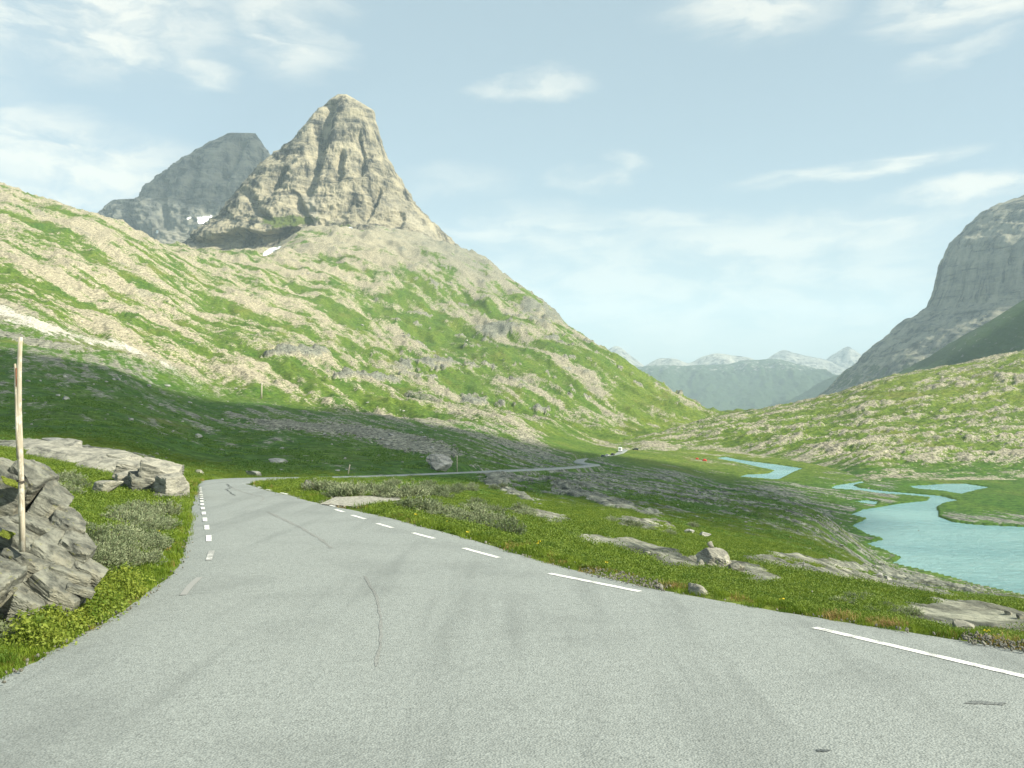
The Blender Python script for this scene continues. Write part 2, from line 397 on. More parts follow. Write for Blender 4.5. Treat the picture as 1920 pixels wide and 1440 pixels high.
# ------------------------------------------------------------------ main ground sheet: one height field, fine where the eye looks
def col(zs_or_py):
    """profile of one bearing: (distance, row in the photograph)"""
    return [(d, HZ-F*v[0]/d) if isinstance(v, tuple) else (d, v) for d, v in zs_or_py]
Zt = lambda z: (z,)
STN = {
 -500: col([(1.2, Zt(-2.56)), (9, Zt(-2.6)), (20, Zt(-2.4)), (42, 830), (70, 800), (140, 745), (260, 670), (420, 600), (600, 525), (850, 430), (1200, 300), (1500, 310), (2600, 500), (3600, 760)]),
 0: col([(1.2, Zt(-2.56)), (9, Zt(-2.95)), (20, Zt(-2.9)), (42, 862), (70, 826), (140, 785), (260, 715), (420, 645), (600, 570), (850, 480), (1200, 363), (1500, 380), (2600, 560), (3600, 770)]),
 200: col([(1.2, Zt(-2.56)), (9, Zt(-2.95)), (20, Zt(-3.2)), (42, 886), (70, 842), (140, 800), (270, 742), (440, 686), (640, 615), (900, 520), (1200, 426), (1500, 450), (2600, 570), (3600, 770)]),
 330: col([(1.2, Zt(-2.56)), (9, Zt(-2.95)), (20, Zt(-3.5)), (42, 898), (72, 874), (145, 836), (275, 785), (445, 735), (640, 665), (930, 560), (1300, 484), (1700, 500), (2700, 580), (3600, 770)]),
 400: col([(1.2, Zt(-2.56)), (9, Zt(-2.95)), (20, Zt(-3.5)), (42, 901), (75, 884), (150, 850), (280, 802), (450, 756), (640, 694), (950, 590), (1500, 489), (1900, 500), (2700, 580), (3600, 770)]),
 500: col([(1.2, Zt(-2.56)), (9, Zt(-2.95)), (20, Zt(-3.5)), (42, 911), (77, 899), (155, 854), (290, 807), (465, 762), (680, 702), (1050, 595), (1750, 479), (2200, 500), (2900, 580), (3600, 770)]),
 600: col([(1.2, Zt(-2.56)), (9, Zt(-2.95)), (20, Zt(-3.5)), (42, 917), (78, 900), (160, 858), (300, 812), (480, 768), (720, 710), (1150, 600), (2150, 440), (2600, 470), (3000, 580), (3600, 770)]),
 700: col([(1.2, Zt(-2.56)), (9, Zt(-2.95)), (20, Zt(-3.5)), (42, 932), (80, 904), (160, 868), (300, 825), (480, 783), (735, 735), (1180, 625), (2200, 442), (2650, 470), (3000, 580), (3600, 770)]),
 860: col([(1.2, Zt(-2.56)), (9, Zt(-2.95)), (20, Zt(-3.55)), (42, 948), (80, 914), (150, 885), (300, 842), (480, 806), (750, 760), (1200, 660), (2300, 475), (2700, 500), (3100, 580), (3600, 770)]),
 1000: col([(1.2, Zt(-2.56)), (9, Zt(-2.95)), (20, Zt(-3.7)), (42, 965), (85, 932), (170, 901), (300, 874), (480, 845), (720, 795), (1150, 690), (1900, 562), (2300, 600), (2800, 680), (3600, 790)]),
 1060: col([(1.2, Zt(-2.56)), (9, Zt(-2.95)), (20, Zt(-3.85)), (42, 974), (85, 938), (170, 907), (305, 880), (480, 854), (700, 815), (1080, 722), (1700, 618), (2100, 650), (2700, 720), (3600, 790)]),
 1130: col([(1.2, Zt(-2.56)), (9, Zt(-2.95)), (20, Zt(-4.0)), (42, 985), (85, 945), (170, 915), (320, 888), (480, 862), (680, 836), (1000, 760), (1500, 668), (1900, 700), (2600, 760), (3600, 790)]),
 1220: col([(1.2, Zt(-2.56)), (9, Zt(-2.95)), (20, Zt(-4.2)), (42, 1002), (85, 960), (170, 927), (320, 898), (480, 873), (680, 838), (980, 788), (1350, 730), (1700, 760), (2600, 780), (3600, 790)]),
 1300: col([(1.2, Zt(-2.56)), (9, Zt(-2.95)), (20, Zt(-4.35)), (42, 1020), (85, 975), (170, 940), (320, 908), (480, 882), (680, 840), (950, 803), (1250, 768), (1600, 785), (2600, 790), (3600, 795)]),
 1350: col([(1.2, Zt(-2.56)), (9, Zt(-2.95)), (20, Zt(-4.45)), (42, 1030), (85, 984), (170, 946), (320, 914), (480, 886), (680, 841), (950, 806), (1200, 788), (1600, 790), (2600, 792), (3600, 795)]),
 1500: col([(1.2, Zt(-2.56)), (9, Zt(-2.95)), (20, Zt(-4.65)), (42, 1054), (85, 1012), (170, 967), (320, 932), (480, 890), (680, Zt(-48.8)), (950, Zt(-48.8)), (1250, Zt(-49)), (1600, Zt(-60)), (2600, Zt(-120)), (3600, Zt(-160))]),
 1700: col([(1.2, Zt(-2.56)), (9, Zt(-3.0)), (20, Zt(-5.0)), (42, 1112), (85, 1098), (150, 1086), (240, 1064), (480, Zt(-49.3)), (680, Zt(-49)), (950, Zt(-49)), (1250, Zt(-49)), (1600, Zt(-60)), (2600, Zt(-120)), (3600, Zt(-160))]),
 1920: col([(1.2, Zt(-2.56)), (9, Zt(-3.0)), (20, 1160), (42, 1138), (85, 1127), (140, 1119), (215, 1105), (480, Zt(-49.3)), (680, Zt(-49)), (950, Zt(-49)), (1250, Zt(-49)), (1600, Zt(-60)), (2600, Zt(-120)), (3600, Zt(-160))]),
 2450: col([(1.2, Zt(-2.56)), (9, Zt(-3.1)), (20, 1215), (42, 1196), (85, 1180), (130, 1165), (185, 1152), (480, Zt(-49.3)), (680, Zt(-49)), (950, Zt(-49)), (1250, Zt(-49)), (1600, Zt(-60)), (2600, Zt(-120)), (3600, Zt(-160))]),
}
class Sheet: pass
def loft(stations, pxs, Ds):
    st = sorted(stations); n = len(stations[st[0]])
    LD = np.array([[math.log(stations[s][k][0]) for s in st] for k in range(n)])
    PY = np.array([[stations[s][k][1] for s in st] for k in range(n)])
    ld = np.stack([pchip(st, LD[k], pxs) for k in range(n)]); py = np.stack([pchip(st, PY[k], pxs) for k in range(n)])
    lD = np.log(Ds); out = np.empty((len(pxs), len(Ds)))
    for i in range(len(pxs)):
        out[i] = pchip(ld[:, i], py[:, i], lD)
        d0 = math.exp(ld[0, i]); lowd = Ds < d0
        out[i][lowd] = HZ+(py[0, i]-HZ)*d0/Ds[lowd]
    return out
PXS = np.concatenate([np.arange(-480, -40, 9.0), np.arange(-40, 1960, 3.4), np.arange(1960, 2440, 9.0)])
DS = np.concatenate([np.geomspace(1.25, 8, 40, endpoint=False), np.geomspace(8, 60, 230, endpoint=False), np.geomspace(60, 300, 190, endpoint=False),
                     np.geomspace(300, 2350, 400, endpoint=False), np.geomspace(2350, 3550, 40)])
ROW = loft(STN, PXS, DS)
# ease away the kinks between bearings
for _ in range(3):
    k = np.array([1, 4, 6, 4, 1.0])/16
    pad = np.pad(ROW, ((2, 2), (0, 0)), 'edge'); ROW = sum(k[j]*pad[j:j+len(PXS)] for j in range(5))
DG = np.broadcast_to(DS[None, :], ROW.shape); PG = np.broadcast_to(PXS[:, None], ROW.shape)
X = (PG-CX)/F*DG; Y = DG.copy(); Z = -(ROW-HZ)/F*DG

# road corridor
inr = np.maximum(road_l(Y)-X, X-road_r(Y))          # > 0 outside the road
inr = np.where(Y > 755, 99, inr)
LAYBY = [road_pt(*q)[:2] for q in [(600, 945), (632, 931), (690, 929.5), (752, 931), (768, 936), (720, 942), (668, 950)]]
lay_d = poly_sdf(LAYBY, X[:, :520], Y[:, :520]); lay_d = np.pad(lay_d, ((0, 0), (0, X.shape[1]-520)), constant_values=99)
off = np.minimum(inr, lay_d)
# water
wat = np.full(X.shape, 1e9)
sel = (Y > 120) & (Y < 900) & (PG > 1200)
for P in WATERS: wat[sel] = np.minimum(wat[sel], poly_sdf(P, X[sel], Y[sel]))
# fall-line coordinates for streaks
ga, gb = 0.45, -0.893
S_ = X*0.893+Y*0.45; T_ = X*ga+Y*gb                 # across / along the fall line
far = sstep(Y, 260, 700)
near_w = 1-sstep(Y, 25, 120)
patch = fbm2(S_/60, T_/190, 5, 0.55, 11)             # big streaks
patch_m = fbm2(S_/15, T_/75, 5, 0.60, 21)
patch_f = fbm2(S_/4.5, T_/20, 4, 0.6, 31)
# on the left hillside the streaks run along the slope instead
S2 = X*0.30+Y*0.954; T2 = X*0.954-Y*0.30
ZONE = sstep(Y, 380, 520)*(1-sstep(X, -330, -120))
patch = patch*(1-ZONE)+ZONE*fbm2(S2/55, T2/170, 5, 0.57, 12)
patch_m = patch_m*(1-ZONE)+ZONE*fbm2(S2/14, T2/60, 5, 0.60, 22)
patch_f = patch_f*(1-ZONE)+ZONE*fbm2(S2/5, T2/16, 4, 0.6, 32)
slope_s = fbm2(S_/5.5, T_/48, 5, 0.62, 35)
left = 1-sstep(PG, 560, 900)
valley_r = sstep(PG, 820, 1050)*(1-sstep(Y, 420, 560))*sstep(Y, 45, 90)
# rock amount
hill = sstep(Y, 430, 620)
base = 0.12+0.0*X
base = base+valley_r*0.33
base = base+(1-sstep(PG, 850, 1100))*sstep(Y, 170, 330)*(1-hill)*0.26
base = base+hill*(0.28*left+0.25*(1-left))
base = base+hill*0.26*sstep(-ROW, -560, -470)*left   # barer towards the ridge
base = base+hill*0.22*sstep(-ROW, -580, -500)*(1-left)
topscree = np.exp(-(((PG-690)/120)**2+((ROW-458)/24)**2))
base = base+0.50*topscree*hill
floor = sstep(PG, 1120, 1200)*sstep(Y, 400, 480)
base = np.where(floor > 0, base*(1-floor)+0.10*floor, base)
rock = base+1.45*patch*(0.20+0.80*hill)*(1-0.5*valley_r)+0.95*patch_m*(0.40+0.60*hill)+0.40*patch_f+slope_s*(1.25*valley_r+0.65*(1-hill)*sstep(Y, 60, 150))
grn = np.exp(-(((PG-900-(ROW-690)*1.6)/60)**2))*hill*sstep(ROW, 560, 620)   # green gully on the flank
rock = rock-0.30*grn
spit = sstep(PG, 1640, 1720)*sstep(Y, 330, 360)*(1-sstep(Y, 500, 600))
rock = rock*(1-spit)+0.02*spit
# dark crags breaking through the flank
crag = sstep(fbm2(S_/48+3.1, T_/36, 5, 0.6, 45)+0.30*patch_f, 0.26, 0.40)*hill*(1-0.55*left)*sstep(Y, 600, 800)*(1-sstep(ROW, 770, 800))
for (cx_, cy_, ax_, ay_) in [(1012, 588, 40, 16), (1040, 606, 22, 16), (935, 640, 42, 12), (1015, 622, 20, 12), (800, 690, 60, 9), (560, 684, 60, 8), (690, 720, 70, 6), (890, 745, 22, 11)]:
    crag = np.maximum(crag, (1-sstep(((PG-cx_)/ax_)**2+((ROW-cy_)/ay_)**2+2.2*fbm2(S_/16, T_/22, 5, .62, 46), 0.3, 1.2))*(Y > 300))
foot = np.exp(-(((PG-800-(ROW-420)*1.05)/62)**2))*sstep(ROW, 380, 420)*(1-sstep(ROW, 500, 600))*hill
rock = rock+0.40*foot
rock = np.maximum(rock, crag*1.1)
# explicit bare slabs: image position, half-size, tilt
SLABS = [(1010, 968, 62, 12, .18), (1150, 1017, 110, 11, .16), (1230, 1038, 90, 12, .10), (1330, 1060, 130, 14, .10), (1420, 1090, 55, 14, .12), (1450, 1058, 80, 12, .12), (1600, 1085, 150, 13, .20), (1690, 1105, 150, 12, .20), (1560, 1060, 130, 8, .16), (1720, 1090, 130, 8, .2),
         (1800, 1150, 150, 16, .08), (1880, 1165, 120, 14, .06), (1200, 985, 60, 9, .1), (1130, 940, 120, 7, .25), (950, 920, 60, 7, .4), (690, 935, 45, 4, 0), (920, 893, 40, 9, .5), (700, 815, 120, 12, .14), (780, 838, 90, 12, .12), (560, 800, 100, 7, .1), (60, 640, 120, 5, .2),
         (140, 845, 150, 9, .10), (240, 868, 90, 12, .16), (40, 838, 70, 8, .05)]
slab = np.zeros(X.shape)
for (px, py, rx, ry, tl) in SLABS:
    s = (np.abs(PG-px) < rx*1.8) & (np.abs(ROW-py) < rx*.5+ry*2.5)
    if not s.any(): continue
    dx, dy = PG[s]-px, ROW[s]-py
    a = (dx*math.cos(tl)+dy*math.sin(tl))/rx; b = (-dx*math.sin(tl)+dy*math.cos(tl))/ry
    r = np.sqrt(a*a+b*b)+0.85*fbm2(X[s]/1.6, Y[s]/4.5, 5, .6, 5)
    slab[s] = np.maximum(slab[s], 1-sstep(r, 0.70, 1.0))
rock = np.maximum(rock, slab*0.95)
# pale stream of stones down the left hillside
PATH = [(-200, 560), (0, 598), (80, 625), (180, 648), (250, 660), (300, 678), (335, 708), (400, 738), (470, 755), (560, 772)]
pd = np.full(X.shape, 1e9)
s = (ROW > 480) & (ROW < 820) & (PG < 700) & (Y > 150)
ppx = np.array(PATH, float)
px_, py_ = PG[s], ROW[s]; best = np.full(px_.shape, 1e9)
for i in range(len(PATH)-1):
    ax, ay = ppx[i]; bx, by = ppx[i+1]; ex, ey = bx-ax, by-ay
    tt = np.clip(((px_-ax)*ex+(py_-ay)*ey)/(ex*ex+ey*ey), 0, 1)
    best = np.minimum(best, np.hypot(px_-ax-ex*tt, (py_-ay-ey*tt)*1.3))
pd[s] = best
pale = (0.66-0.30*sstep(PG, 240, 420))*(1-sstep(pd+18*patch_f+16*patch_m, 0, 17))*(ROW > 560)*(1-sstep(PG, 470, 560))
pale = np.maximum(pale, (1-sstep(lay_d, -0.2, 0.3)))
shoulder = (1-sstep(inr, 0.25, 0.95))*(inr > -0.5)*np.clip(sstep(PG, 1060, 1130)*sstep(1300-PG, 0, 90)+sstep(PG, 1770, 1830), 0, 1)*(Y < 60)*(0.75+0.9*fbm2(X/0.5, Y/0.5, 3, 0.6, 91))
shoulder = np.clip(shoulder, 0, 1)
# relief
rr = sstep(rock, 0.35, 0.75)
amp = 1-np.maximum(np.exp(-np.maximum(off, 0)/4.0)*(Y < 760), 0)
hillr = hill*(1-sstep(PG, 930, 1080)*(1-sstep(Y, 640, 820)))*(1-floor*(1-sstep(Y, 640, 900)))
Zd = 26*fbm2(S_/260, T_/420, 4, 0.5, 41)*hillr+16*fbm2(S_/95, T_/200, 4, 0.5, 42, True)*sstep(Y, 900, 1500)+crag*(1.5+4.2*fbm2(S_/11, T_/10, 5, 0.62, 47, True))*hillr
Zd = Zd+(7*fbm2(S_/55, T_/140, 4, 0.55, 51, True)+2.2*fbm2(S_/14, T_/26, 3, 0.6, 53, True)+1.4*rr)*hillr
Zd = Zd+(2.2*fbm2(S_/40, T_/80, 4, 0.5, 61)+rr*(0.45+0.45*fbm2(S_/6, T_/60, 3, 0.6, 62)))*sstep(Y, 60, 160)*(1-hill)*(1-0.8*floor)
Zd = Zd+(0.30*fbm2(X/5, Y/7, 4, 0.55, 71)+0.10*fbm2(X/1.2, Y/1.5, 3, 0.55, 73))*sstep(Y, 8, 16)
Zd = Zd+slab*(0.05+0.09*fbm2(X/1.5, Y/5, 3, 0.6, 77, True))*np.clip(Y/30, 0.5, 4)
isl = sstep(PG, 440, 480)*(1-sstep(PG, 880, 940))*sstep(Y, 34, 38)*(1-sstep(Y, 150, 180))
Zd = Zd*amp*(1-0.8*isl)
Zd = Zd*sstep(wat, 0, 40)
Z = Z+Zd
# left bank swells beside the road
bank = np.exp(-((Y-14)/6.0)**2)*sstep(-X-5.6, 0.0, 2.4)*(X < 0)
Z = Z+0.55*bank
k = sstep(off, 0.0, 2.2)
Z = np.where(Y < 760, zr(Y)-(0.07+0.35*sstep(Y, 120, 260))*(1-sstep(off, 0.0, 0.45+2.0*sstep(Y, 120, 260)))+(Z-zr(Y))*k, Z)
# shores
shore = sstep(wat, 0, 30)
Z = np.where(wat < 1e8, np.where(wat < 0, LAKE_Z-0.15-np.minimum(2.5, -wat*0.2), np.maximum(LAKE_Z+np.minimum(0.55, wat*0.35), (LAKE_Z+0.55)*(1-shore)+Z*shore)), Z)
Z = np.where((PG > 1200) & (Y > 150) & (Y < 800) & (wat > 0), np.maximum(Z, LAKE_Z+np.minimum(0.5, wat*0.3)), Z)
wat2 = np.full(X.shape, 1e9); sel2 = (Y > 330) & (Y < 760) & (PG > 1240)
for P in WATERS[1:]: wat2[sel2] = np.minimum(wat2[sel2], poly_sdf(P, X[sel2], Y[sel2]))
wat2[sel2] = np.minimum(wat2[sel2], np.where(PG[sel2] < 1760, wat[sel2], 1e9))
lowb = sel2 & (wat2 > 0) & (wat2 < 90)
lw = sstep(PG, 1250, 1380)*lowb
Z = Z*(1-lw)+lw*np.minimum(Z, LAKE_Z+0.5+0.030*np.maximum(wat2-3, 0))
ROWS_FINAL = HZ-F*Z/DG
# colour masks
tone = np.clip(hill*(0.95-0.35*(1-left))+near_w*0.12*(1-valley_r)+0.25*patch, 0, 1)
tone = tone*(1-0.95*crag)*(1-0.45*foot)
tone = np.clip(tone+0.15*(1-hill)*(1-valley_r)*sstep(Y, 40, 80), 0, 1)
lush = np.clip(0.45+0.55*near_w+hill*(0.02+0.45*patch_m)+0.3*floor-0.35*(1-hill)*(1-near_w)+0.5*fbm2(X/25, Y/60, 4, 0.55, 81), 0, 1)
rock = np.where(wat < 1.2, 0.15, rock); rock = np.where((off < 3.0) & (Y < 60), np.minimum(rock, 0.25), rock)
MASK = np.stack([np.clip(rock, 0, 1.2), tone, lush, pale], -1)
ROCKA = rock
ZONE_V = np.stack([ZONE, ZONE, ZONE, 1+0*ZONE], -1)
GROUND_MAT = ground_material('turf_and_rock', -0.468, 0.26, True)
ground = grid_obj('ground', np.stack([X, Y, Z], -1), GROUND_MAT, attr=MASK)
za = ground.data.color_attributes.new('zone', 'FLOAT_COLOR', 'POINT'); za.data.foreach_set('color', ZONE_V.reshape(-1).astype(np.float32))
tag(ground, kind='structure')

def gz(px, D):
    """ground height at a bearing and distance"""
    i = np.clip(np.interp(px, PXS, np.arange(len(PXS))), 0, len(PXS)-1.001); j = np.clip(np.interp(D, DS, np.arange(len(DS))), 0, len(DS)-1.001)
    i0, j0 = int(i), int(j); fi, fj = i-i0, j-j0
    return float((Z[i0, j0]*(1-fj)+Z[i0, j0+1]*fj)*(1-fi)+(Z[i0+1, j0]*(1-fj)+Z[i0+1, j0+1]*fj)*fi)
def gxy(x, y): return gz(CX+F*x/y, y)
def hit(px, py, dmin=3.0):
    """first ground point seen at a pixel of the photograph"""
    i = int(np.clip(np.interp(px, PXS, np.arange(len(PXS))), 0, len(PXS)-1))
    rows = ROWS_FINAL[i]; j = int(np.argmax((rows <= py) & (DS > dmin)))
    if j == 0: j = 1
    a, b = rows[j-1], rows[j]; t = 0 if a == b else min(max((a-py)/(a-b), 0), 1)
    D = DS[j-1]+(DS[j]-DS[j-1])*t
    return Vector(((px-CX)/F*D, D, gz(px, D)))

# ground behind and beside the camera
ap = []
for i in range(41):
    for j in range(31):
        x = -400+20*i; y = -500+16.8*j
        ap.append((x, y, -3.6+0.35*perlin2(np.array([x/37.0]), np.array([y/37.0]))[0]+(0.02*max(0, -x-20))-0.06*max(0, x-15)))
fa = [(i*31+j, (i+1)*31+j, (i+1)*31+j+1, i*31+j+1) for i in range(40) for j in range(30)]
back = mesh_obj('ground', ap, fa, plain('turf_behind', (0.06, 0.09, 0.02), 0.9, 0.1, 0.4, 0.4), smooth=True); tag(back, kind='structure')

# ------------------------------------------------------------------ right-hand rocky hillside
RST = {
 1080: col([(560, Zt(-52)), (620, Zt(-51)), (700, Zt(-50)), (800, Zt(-51)), (1000, Zt(-60)), (1400, Zt(-120))]),
 1130: col([(560, Zt(-52)), (620, Zt(-50)), (700, 835), (760, 829), (900, 832), (1400, Zt(-120))]),
 1200: col([(540, Zt(-51)), (600, Zt(-49.5)), (700, 832), (800, 820), (950, 824), (1400, Zt(-120))]),
 1300: col([(600, Zt(-51.5)), (650, Zt(-49.5)), (720, 826), (900, 799), (1050, 803), (1400, Zt(-110))]),
 1350: col([(610, Zt(-51.5)), (655, Zt(-49.5)), (720, 820), (950, 785), (1100, 790), (1500, Zt(-110))]),
 1450: col([(550, Zt(-51.5)), (600, Zt(-49.4)), (700, 815), (1000, 769), (1150, 775), (1600, Zt(-110))]),
 1560: col([(485, Zt(-51.5)), (530, Zt(-49)), (680, 810), (1000, 745), (1150, 750), (1700, Zt(-90))]),
 1640: col([(420, Zt(-51)), (470, Zt(-48.5)), (660, 805), (1000, 718), (1150, 722), (1700, Zt(-60))]),
 1760: col([(420, Zt(-51)), (475, Zt(-48.5)), (660, 800), (1000, 694), (1150, 698), (1700, Zt(-40))]),
 1920: col([(430, Zt(-51)), (480, Zt(-48)), (660, 790), (1000, 662), (1150, 664), (1700, Zt(-10))]),
 2450: col([(430, Zt(-51)), (480, Zt(-46)), (660, 770), (1000, 560), (1150, 560), (1700, Zt(60))]),
}
RPX = np.concatenate([np.arange(1090, 1960, 3.2), np.arange(1960, 2440, 9.0)]); RDS = np.concatenate([np.geomspace(440, 1080, 330, endpoint=False), np.geomspace(1080, 1500, 30)])
rrow = loft(RST, RPX, RDS)
for _ in range(4):
    pad = np.pad(rrow, ((2, 2), (0, 0)), 'edge'); rrow = sum(k2*pad[j:j+len(RPX)] for j, k2 in enumerate(np.array([1, 4, 6, 4, 1.0])/16))
RD = np.broadcast_to(RDS[None], rrow.shape); RP = np.broadcast_to(RPX[:, None], rrow.shape)
RX = (RP-CX)/F*RD; RY = RD.copy(); RZ = -(rrow-HZ)/F*RD
u = RX*0.95+RY*0.31; v = -RX*0.31+RY*0.95
rp1 = fbm2(u/70, v/28, 5, 0.58, 111); rp2 = fbm2(u/20, v/8, 4, 0.6, 121); rp3 = fbm2(u/7, v/4, 3, 0.6, 131)
rrock = 0.30+0.9*rp1+0.75*rp2+0.30*rp3+0.14*sstep(rrow, 790, 850)
lift = sstep(RZ, -50, -44)
r2 = sstep(rrock, 0.35, 0.75)
RZ = RZ+lift*(5*fbm2(u/110, v/70, 4, 0.5, 141)+2.6*fbm2(u/30, v/15, 4, 0.6, 143, True)+r2*2.2+1.0*fbm2(u/8, v/5, 3, 0.6, 144, True))
RZ = np.where(sstep(RZ, -52, -50) < 1, RZ, RZ)
rmask = np.stack([np.clip(rrock, 0, 1.2), np.clip(0.55+0.4*rp1, 0, 1), np.clip(0.62+0.5*rp2+0.3*sstep(rrow, 800, 740)-0.5*sstep(rrow, 850, 890), 0, 1), rp1*0], -1)
rhill = grid_obj('hillside', np.stack([RX, RY, RZ], -1), ground_material('rocky_hillside', 0.32-PI/2, 0.35), attr=rmask); tag(rhill, kind='structure')

# ------------------------------------------------------------------ peaks: stacked irregular rings with gullies
def horn(name, lpts, rpts, D, depth, mat, nr=200, nk=420, rough=1.0, seed=1, turf=None, pale=None, twist=0.0, zoff=0, gullies=(), step=None, ledges=1.0):
    ys = np.linspace(max(lpts[0][1], rpts[0][1]), min(lpts[-1][1], rpts[-1][1]), nr)
    L = np.interp(ys, [p[1] for p in lpts], [p[0] for p in lpts]); R = np.interp(ys, [p[1] for p in rpts], [p[0] for p in rpts])
    th = np.concatenate([np.linspace(PI, 2*PI, int(nk*.8), endpoint=False), np.linspace(0, PI, nk-int(nk*.8), endpoint=False)])
    T, YY = np.meshgrid(th, ys, indexing='ij')
    hw = np.maximum((R-L)/2, 1)[None]/F*D; xc = (((L+R)/2)[None]-CX)/F*D; zz = -(YY-HZ)/F*D
    ct, sn = np.cos(T+twist*0), np.sin(T)
    # squarish cross-section so that faces and ribs read
    e = 0.82
    bx = np.sign(ct)*np.abs(ct)**e; by = np.sign(sn)*np.abs(sn)**e
    by = np.where(by > 0, by*0.2, by)
    yy0 = D+hw*depth*by; zz = -(YY-HZ)/F*np.minimum(yy0, D)
    P = np.stack([xc+hw*bx, yy0, zz], -1)
    q = P.reshape(-1, 3)
    size = float(hw.max())
    g = fbm3(q*np.array([1, 1, 0.28])/(size*0.30), 5, 0.55, seed, True)
    gg = fbm3(q*np.array([1, 1, 0.5])/(size*0.085), 4, 0.6, seed+7, True)
    st = fbm3((q@np.array([[1, 0, 0.25], [0, 1, -0.2], [-0.25, 0.2, 1]]))*np.array([0.3, 0.3, 2.0])/(size*0.16), 4, 0.6, seed+13, True)
    g3 = fbm3(q*np.array([1, 1, 0.6])/(size*0.028), 3, 0.6, seed+19, True)
    tz = (q@np.array([0.10, -0.15, 1.0]))/(size*0.15)+0.9*fbm3(q/(size*0.4), 3, 0.5, seed+23)
    terr = np.abs((tz % 1.0)-0.25)*1.6-0.5
    disp = (g*0.085+gg*0.036+g3*0.022+st*0.036*ledges+terr*0.015*ledges)*rough
    disp = disp.reshape(T.shape)
    gp = CX+F*P[..., 0]/P[..., 1]; gr_ = HZ-F*P[..., 2]/P[..., 1]; carve = 0*disp
    front = (np.sin(T) < 0.1)
    wobx = 5*fbm2(gr_/14, gp/40, 3, .6, seed+31)
    for path, wd, dp in gullies:
        c = np.interp(gr_, [b for _, b in path], [a for a, _ in path])+wobx
        inside = sstep(gr_, path[0][1]-6, path[0][1]+10)*(1-sstep(gr_, path[-1][1]-14, path[-1][1]+8))
        d_ = (gp-c)/wd
        prof = np.where(d_ < 0, np.exp(-(d_/1.1)**2), np.exp(-(d_/0.45)**2))     # gentle left side, steep right wall
        carve = np.minimum(carve, -dp*prof*inside*front)
    if step is not None: carve = carve+step(gp, gr_)*front
    wgt = np.minimum(hw*1.1+size*0.03, size*0.6)*(0.35+0.65*np.abs(np.sin(T))**0.7)
    out = P.copy()
    out[..., 0] += bx*disp*wgt; out[..., 1] += by*disp*wgt-carve*1.0
    out[..., 2] += (st.reshape(T.shape)*0.015*size)*sstep(YY, ys[0]+4, ys[0]+40)+zoff
    pr = HZ-F*out[..., 2]/out[..., 1]; pp = CX+F*out[..., 0]/out[..., 1]
    tv = 0*pr if turf is None else turf(pp, pr); pv = 0*pr if pale is None else pale(pp, pr)
    m = np.stack([tv, pv, 0*pr, 0*pr], -1)
    o = grid_obj(name, out, mat, wrap_u=True, attr=m)
    # summit cap
    tag(o, kind='structure')
    return o, out
HORN_M = mountain_material('horn_rock', (0.054, 0.060, 0.060), (0.42, 0.375, 0.265), (0.10, 0.13, 0.03), 1.0, (0.18, -0.12, 0))
def horn_turf(pp, pr):
    t = 0.75*np.exp(-(((pp-540)/75)**2+((pr-415)/14)**2))+0.7*np.exp(-(((pp-640)/25)**2+((pr-440)/22)**2))
    t = np.maximum(t, 0.62*sstep(pr-(pp-820)*0.45, 455, 500)*sstep(pp, 760, 820))
    return t+0.08
def horn_pale(pp, pr):
    g = np.exp(-(((pp-(585-(pr-400)*-0.12))/13)**2))*sstep(pr, 330, 390)
    b = 0.8*np.exp(-(((pp-780-(pr-420)*1.1)/22)**2))*sstep(pr, 350, 400)
    return np.clip(0.7*g+b*0.6, 0, 1)
horn('peak', [(634, 177), (621, 187), (600, 206), (560, 266), (510, 305), (478, 346), (440, 405), (402, 434), (348, 487), (335, 502), (300, 545), (270, 590)],
     [(650, 177), (666, 187), (699, 209), (712, 262), (724, 300), (745, 337), (770, 380), (800, 416), (850, 463), (880, 490), (905, 520), (930, 560), (940, 590)],
     2650, 0.95, HORN_M, 300, 700, 1.0, 5, horn_turf, horn_pale,
     gullies=[([(628, 192), (616, 230), (606, 270), (594, 320), (580, 378)], 17, 50), ([(545, 318), (528, 345), (516, 372)], 10, 40), ([(640, 285), (636, 330), (630, 350)], 10, 34), ([(560, 360), (572, 400), (592, 440)], 11, 34),
              ([(668, 250), (676, 300), (668, 340)], 9, 22), ([(705, 360), (690, 395), (676, 425)], 10, 30), ([(480, 360), (500, 400), (520, 420)], 12, 28), ([(740, 400), (735, 440)], 12, 24)],
     step=lambda a, b: -55*sstep(b+6*np.sin(a/17.0)+(a-470)*0.06, 437, 446)*(1-sstep(a, 575, 600))*sstep(a, 330, 400))
BACK_M = mountain_material('back_peak_rock', (0.045, 0.052, 0.056), (0.20, 0.198, 0.165), (0.09, 0.11, 0.04), 0.8, (0.2, 0.3, 0))
BP_ = horn('back_peak', [(430, 250), (424, 254), (400, 268), (360, 296), (320, 330), (295, 356), (292, 374), (282, 379), (258, 377), (243, 388), (220, 420), (192, 452), (140, 500), (60, 560)],
     [(478, 250), (484, 262), (500, 290), (524, 315), (570, 365), (640, 450), (720, 540), (760, 560)], 4300, 0.8, BACK_M, 220, 520, 1.35, 23,
     lambda a, b: 0.18+0.2*sstep(b, 380, 480), lambda a, b: 0.45*sstep(b, 400, 460)*sstep(a, 250, 330),
     gullies=[([(455, 262), (440, 300), (420, 350)], 14, 70), ([(380, 300), (372, 350), (366, 390)], 12, 60), ([(484, 280), (478, 330), (462, 380)], 12, 60), ([(330, 345), (322, 390), (330, 440)], 12, 50), ([(262, 385), (268, 430), (280, 470)], 12, 45)])
RIGHT_M = mountain_material('cliff_rock', (0.055, 0.066, 0.064), (0.33, 0.31, 0.235), (0.06, 0.09, 0.028), 0.8, (0.0, 0.95, 0))
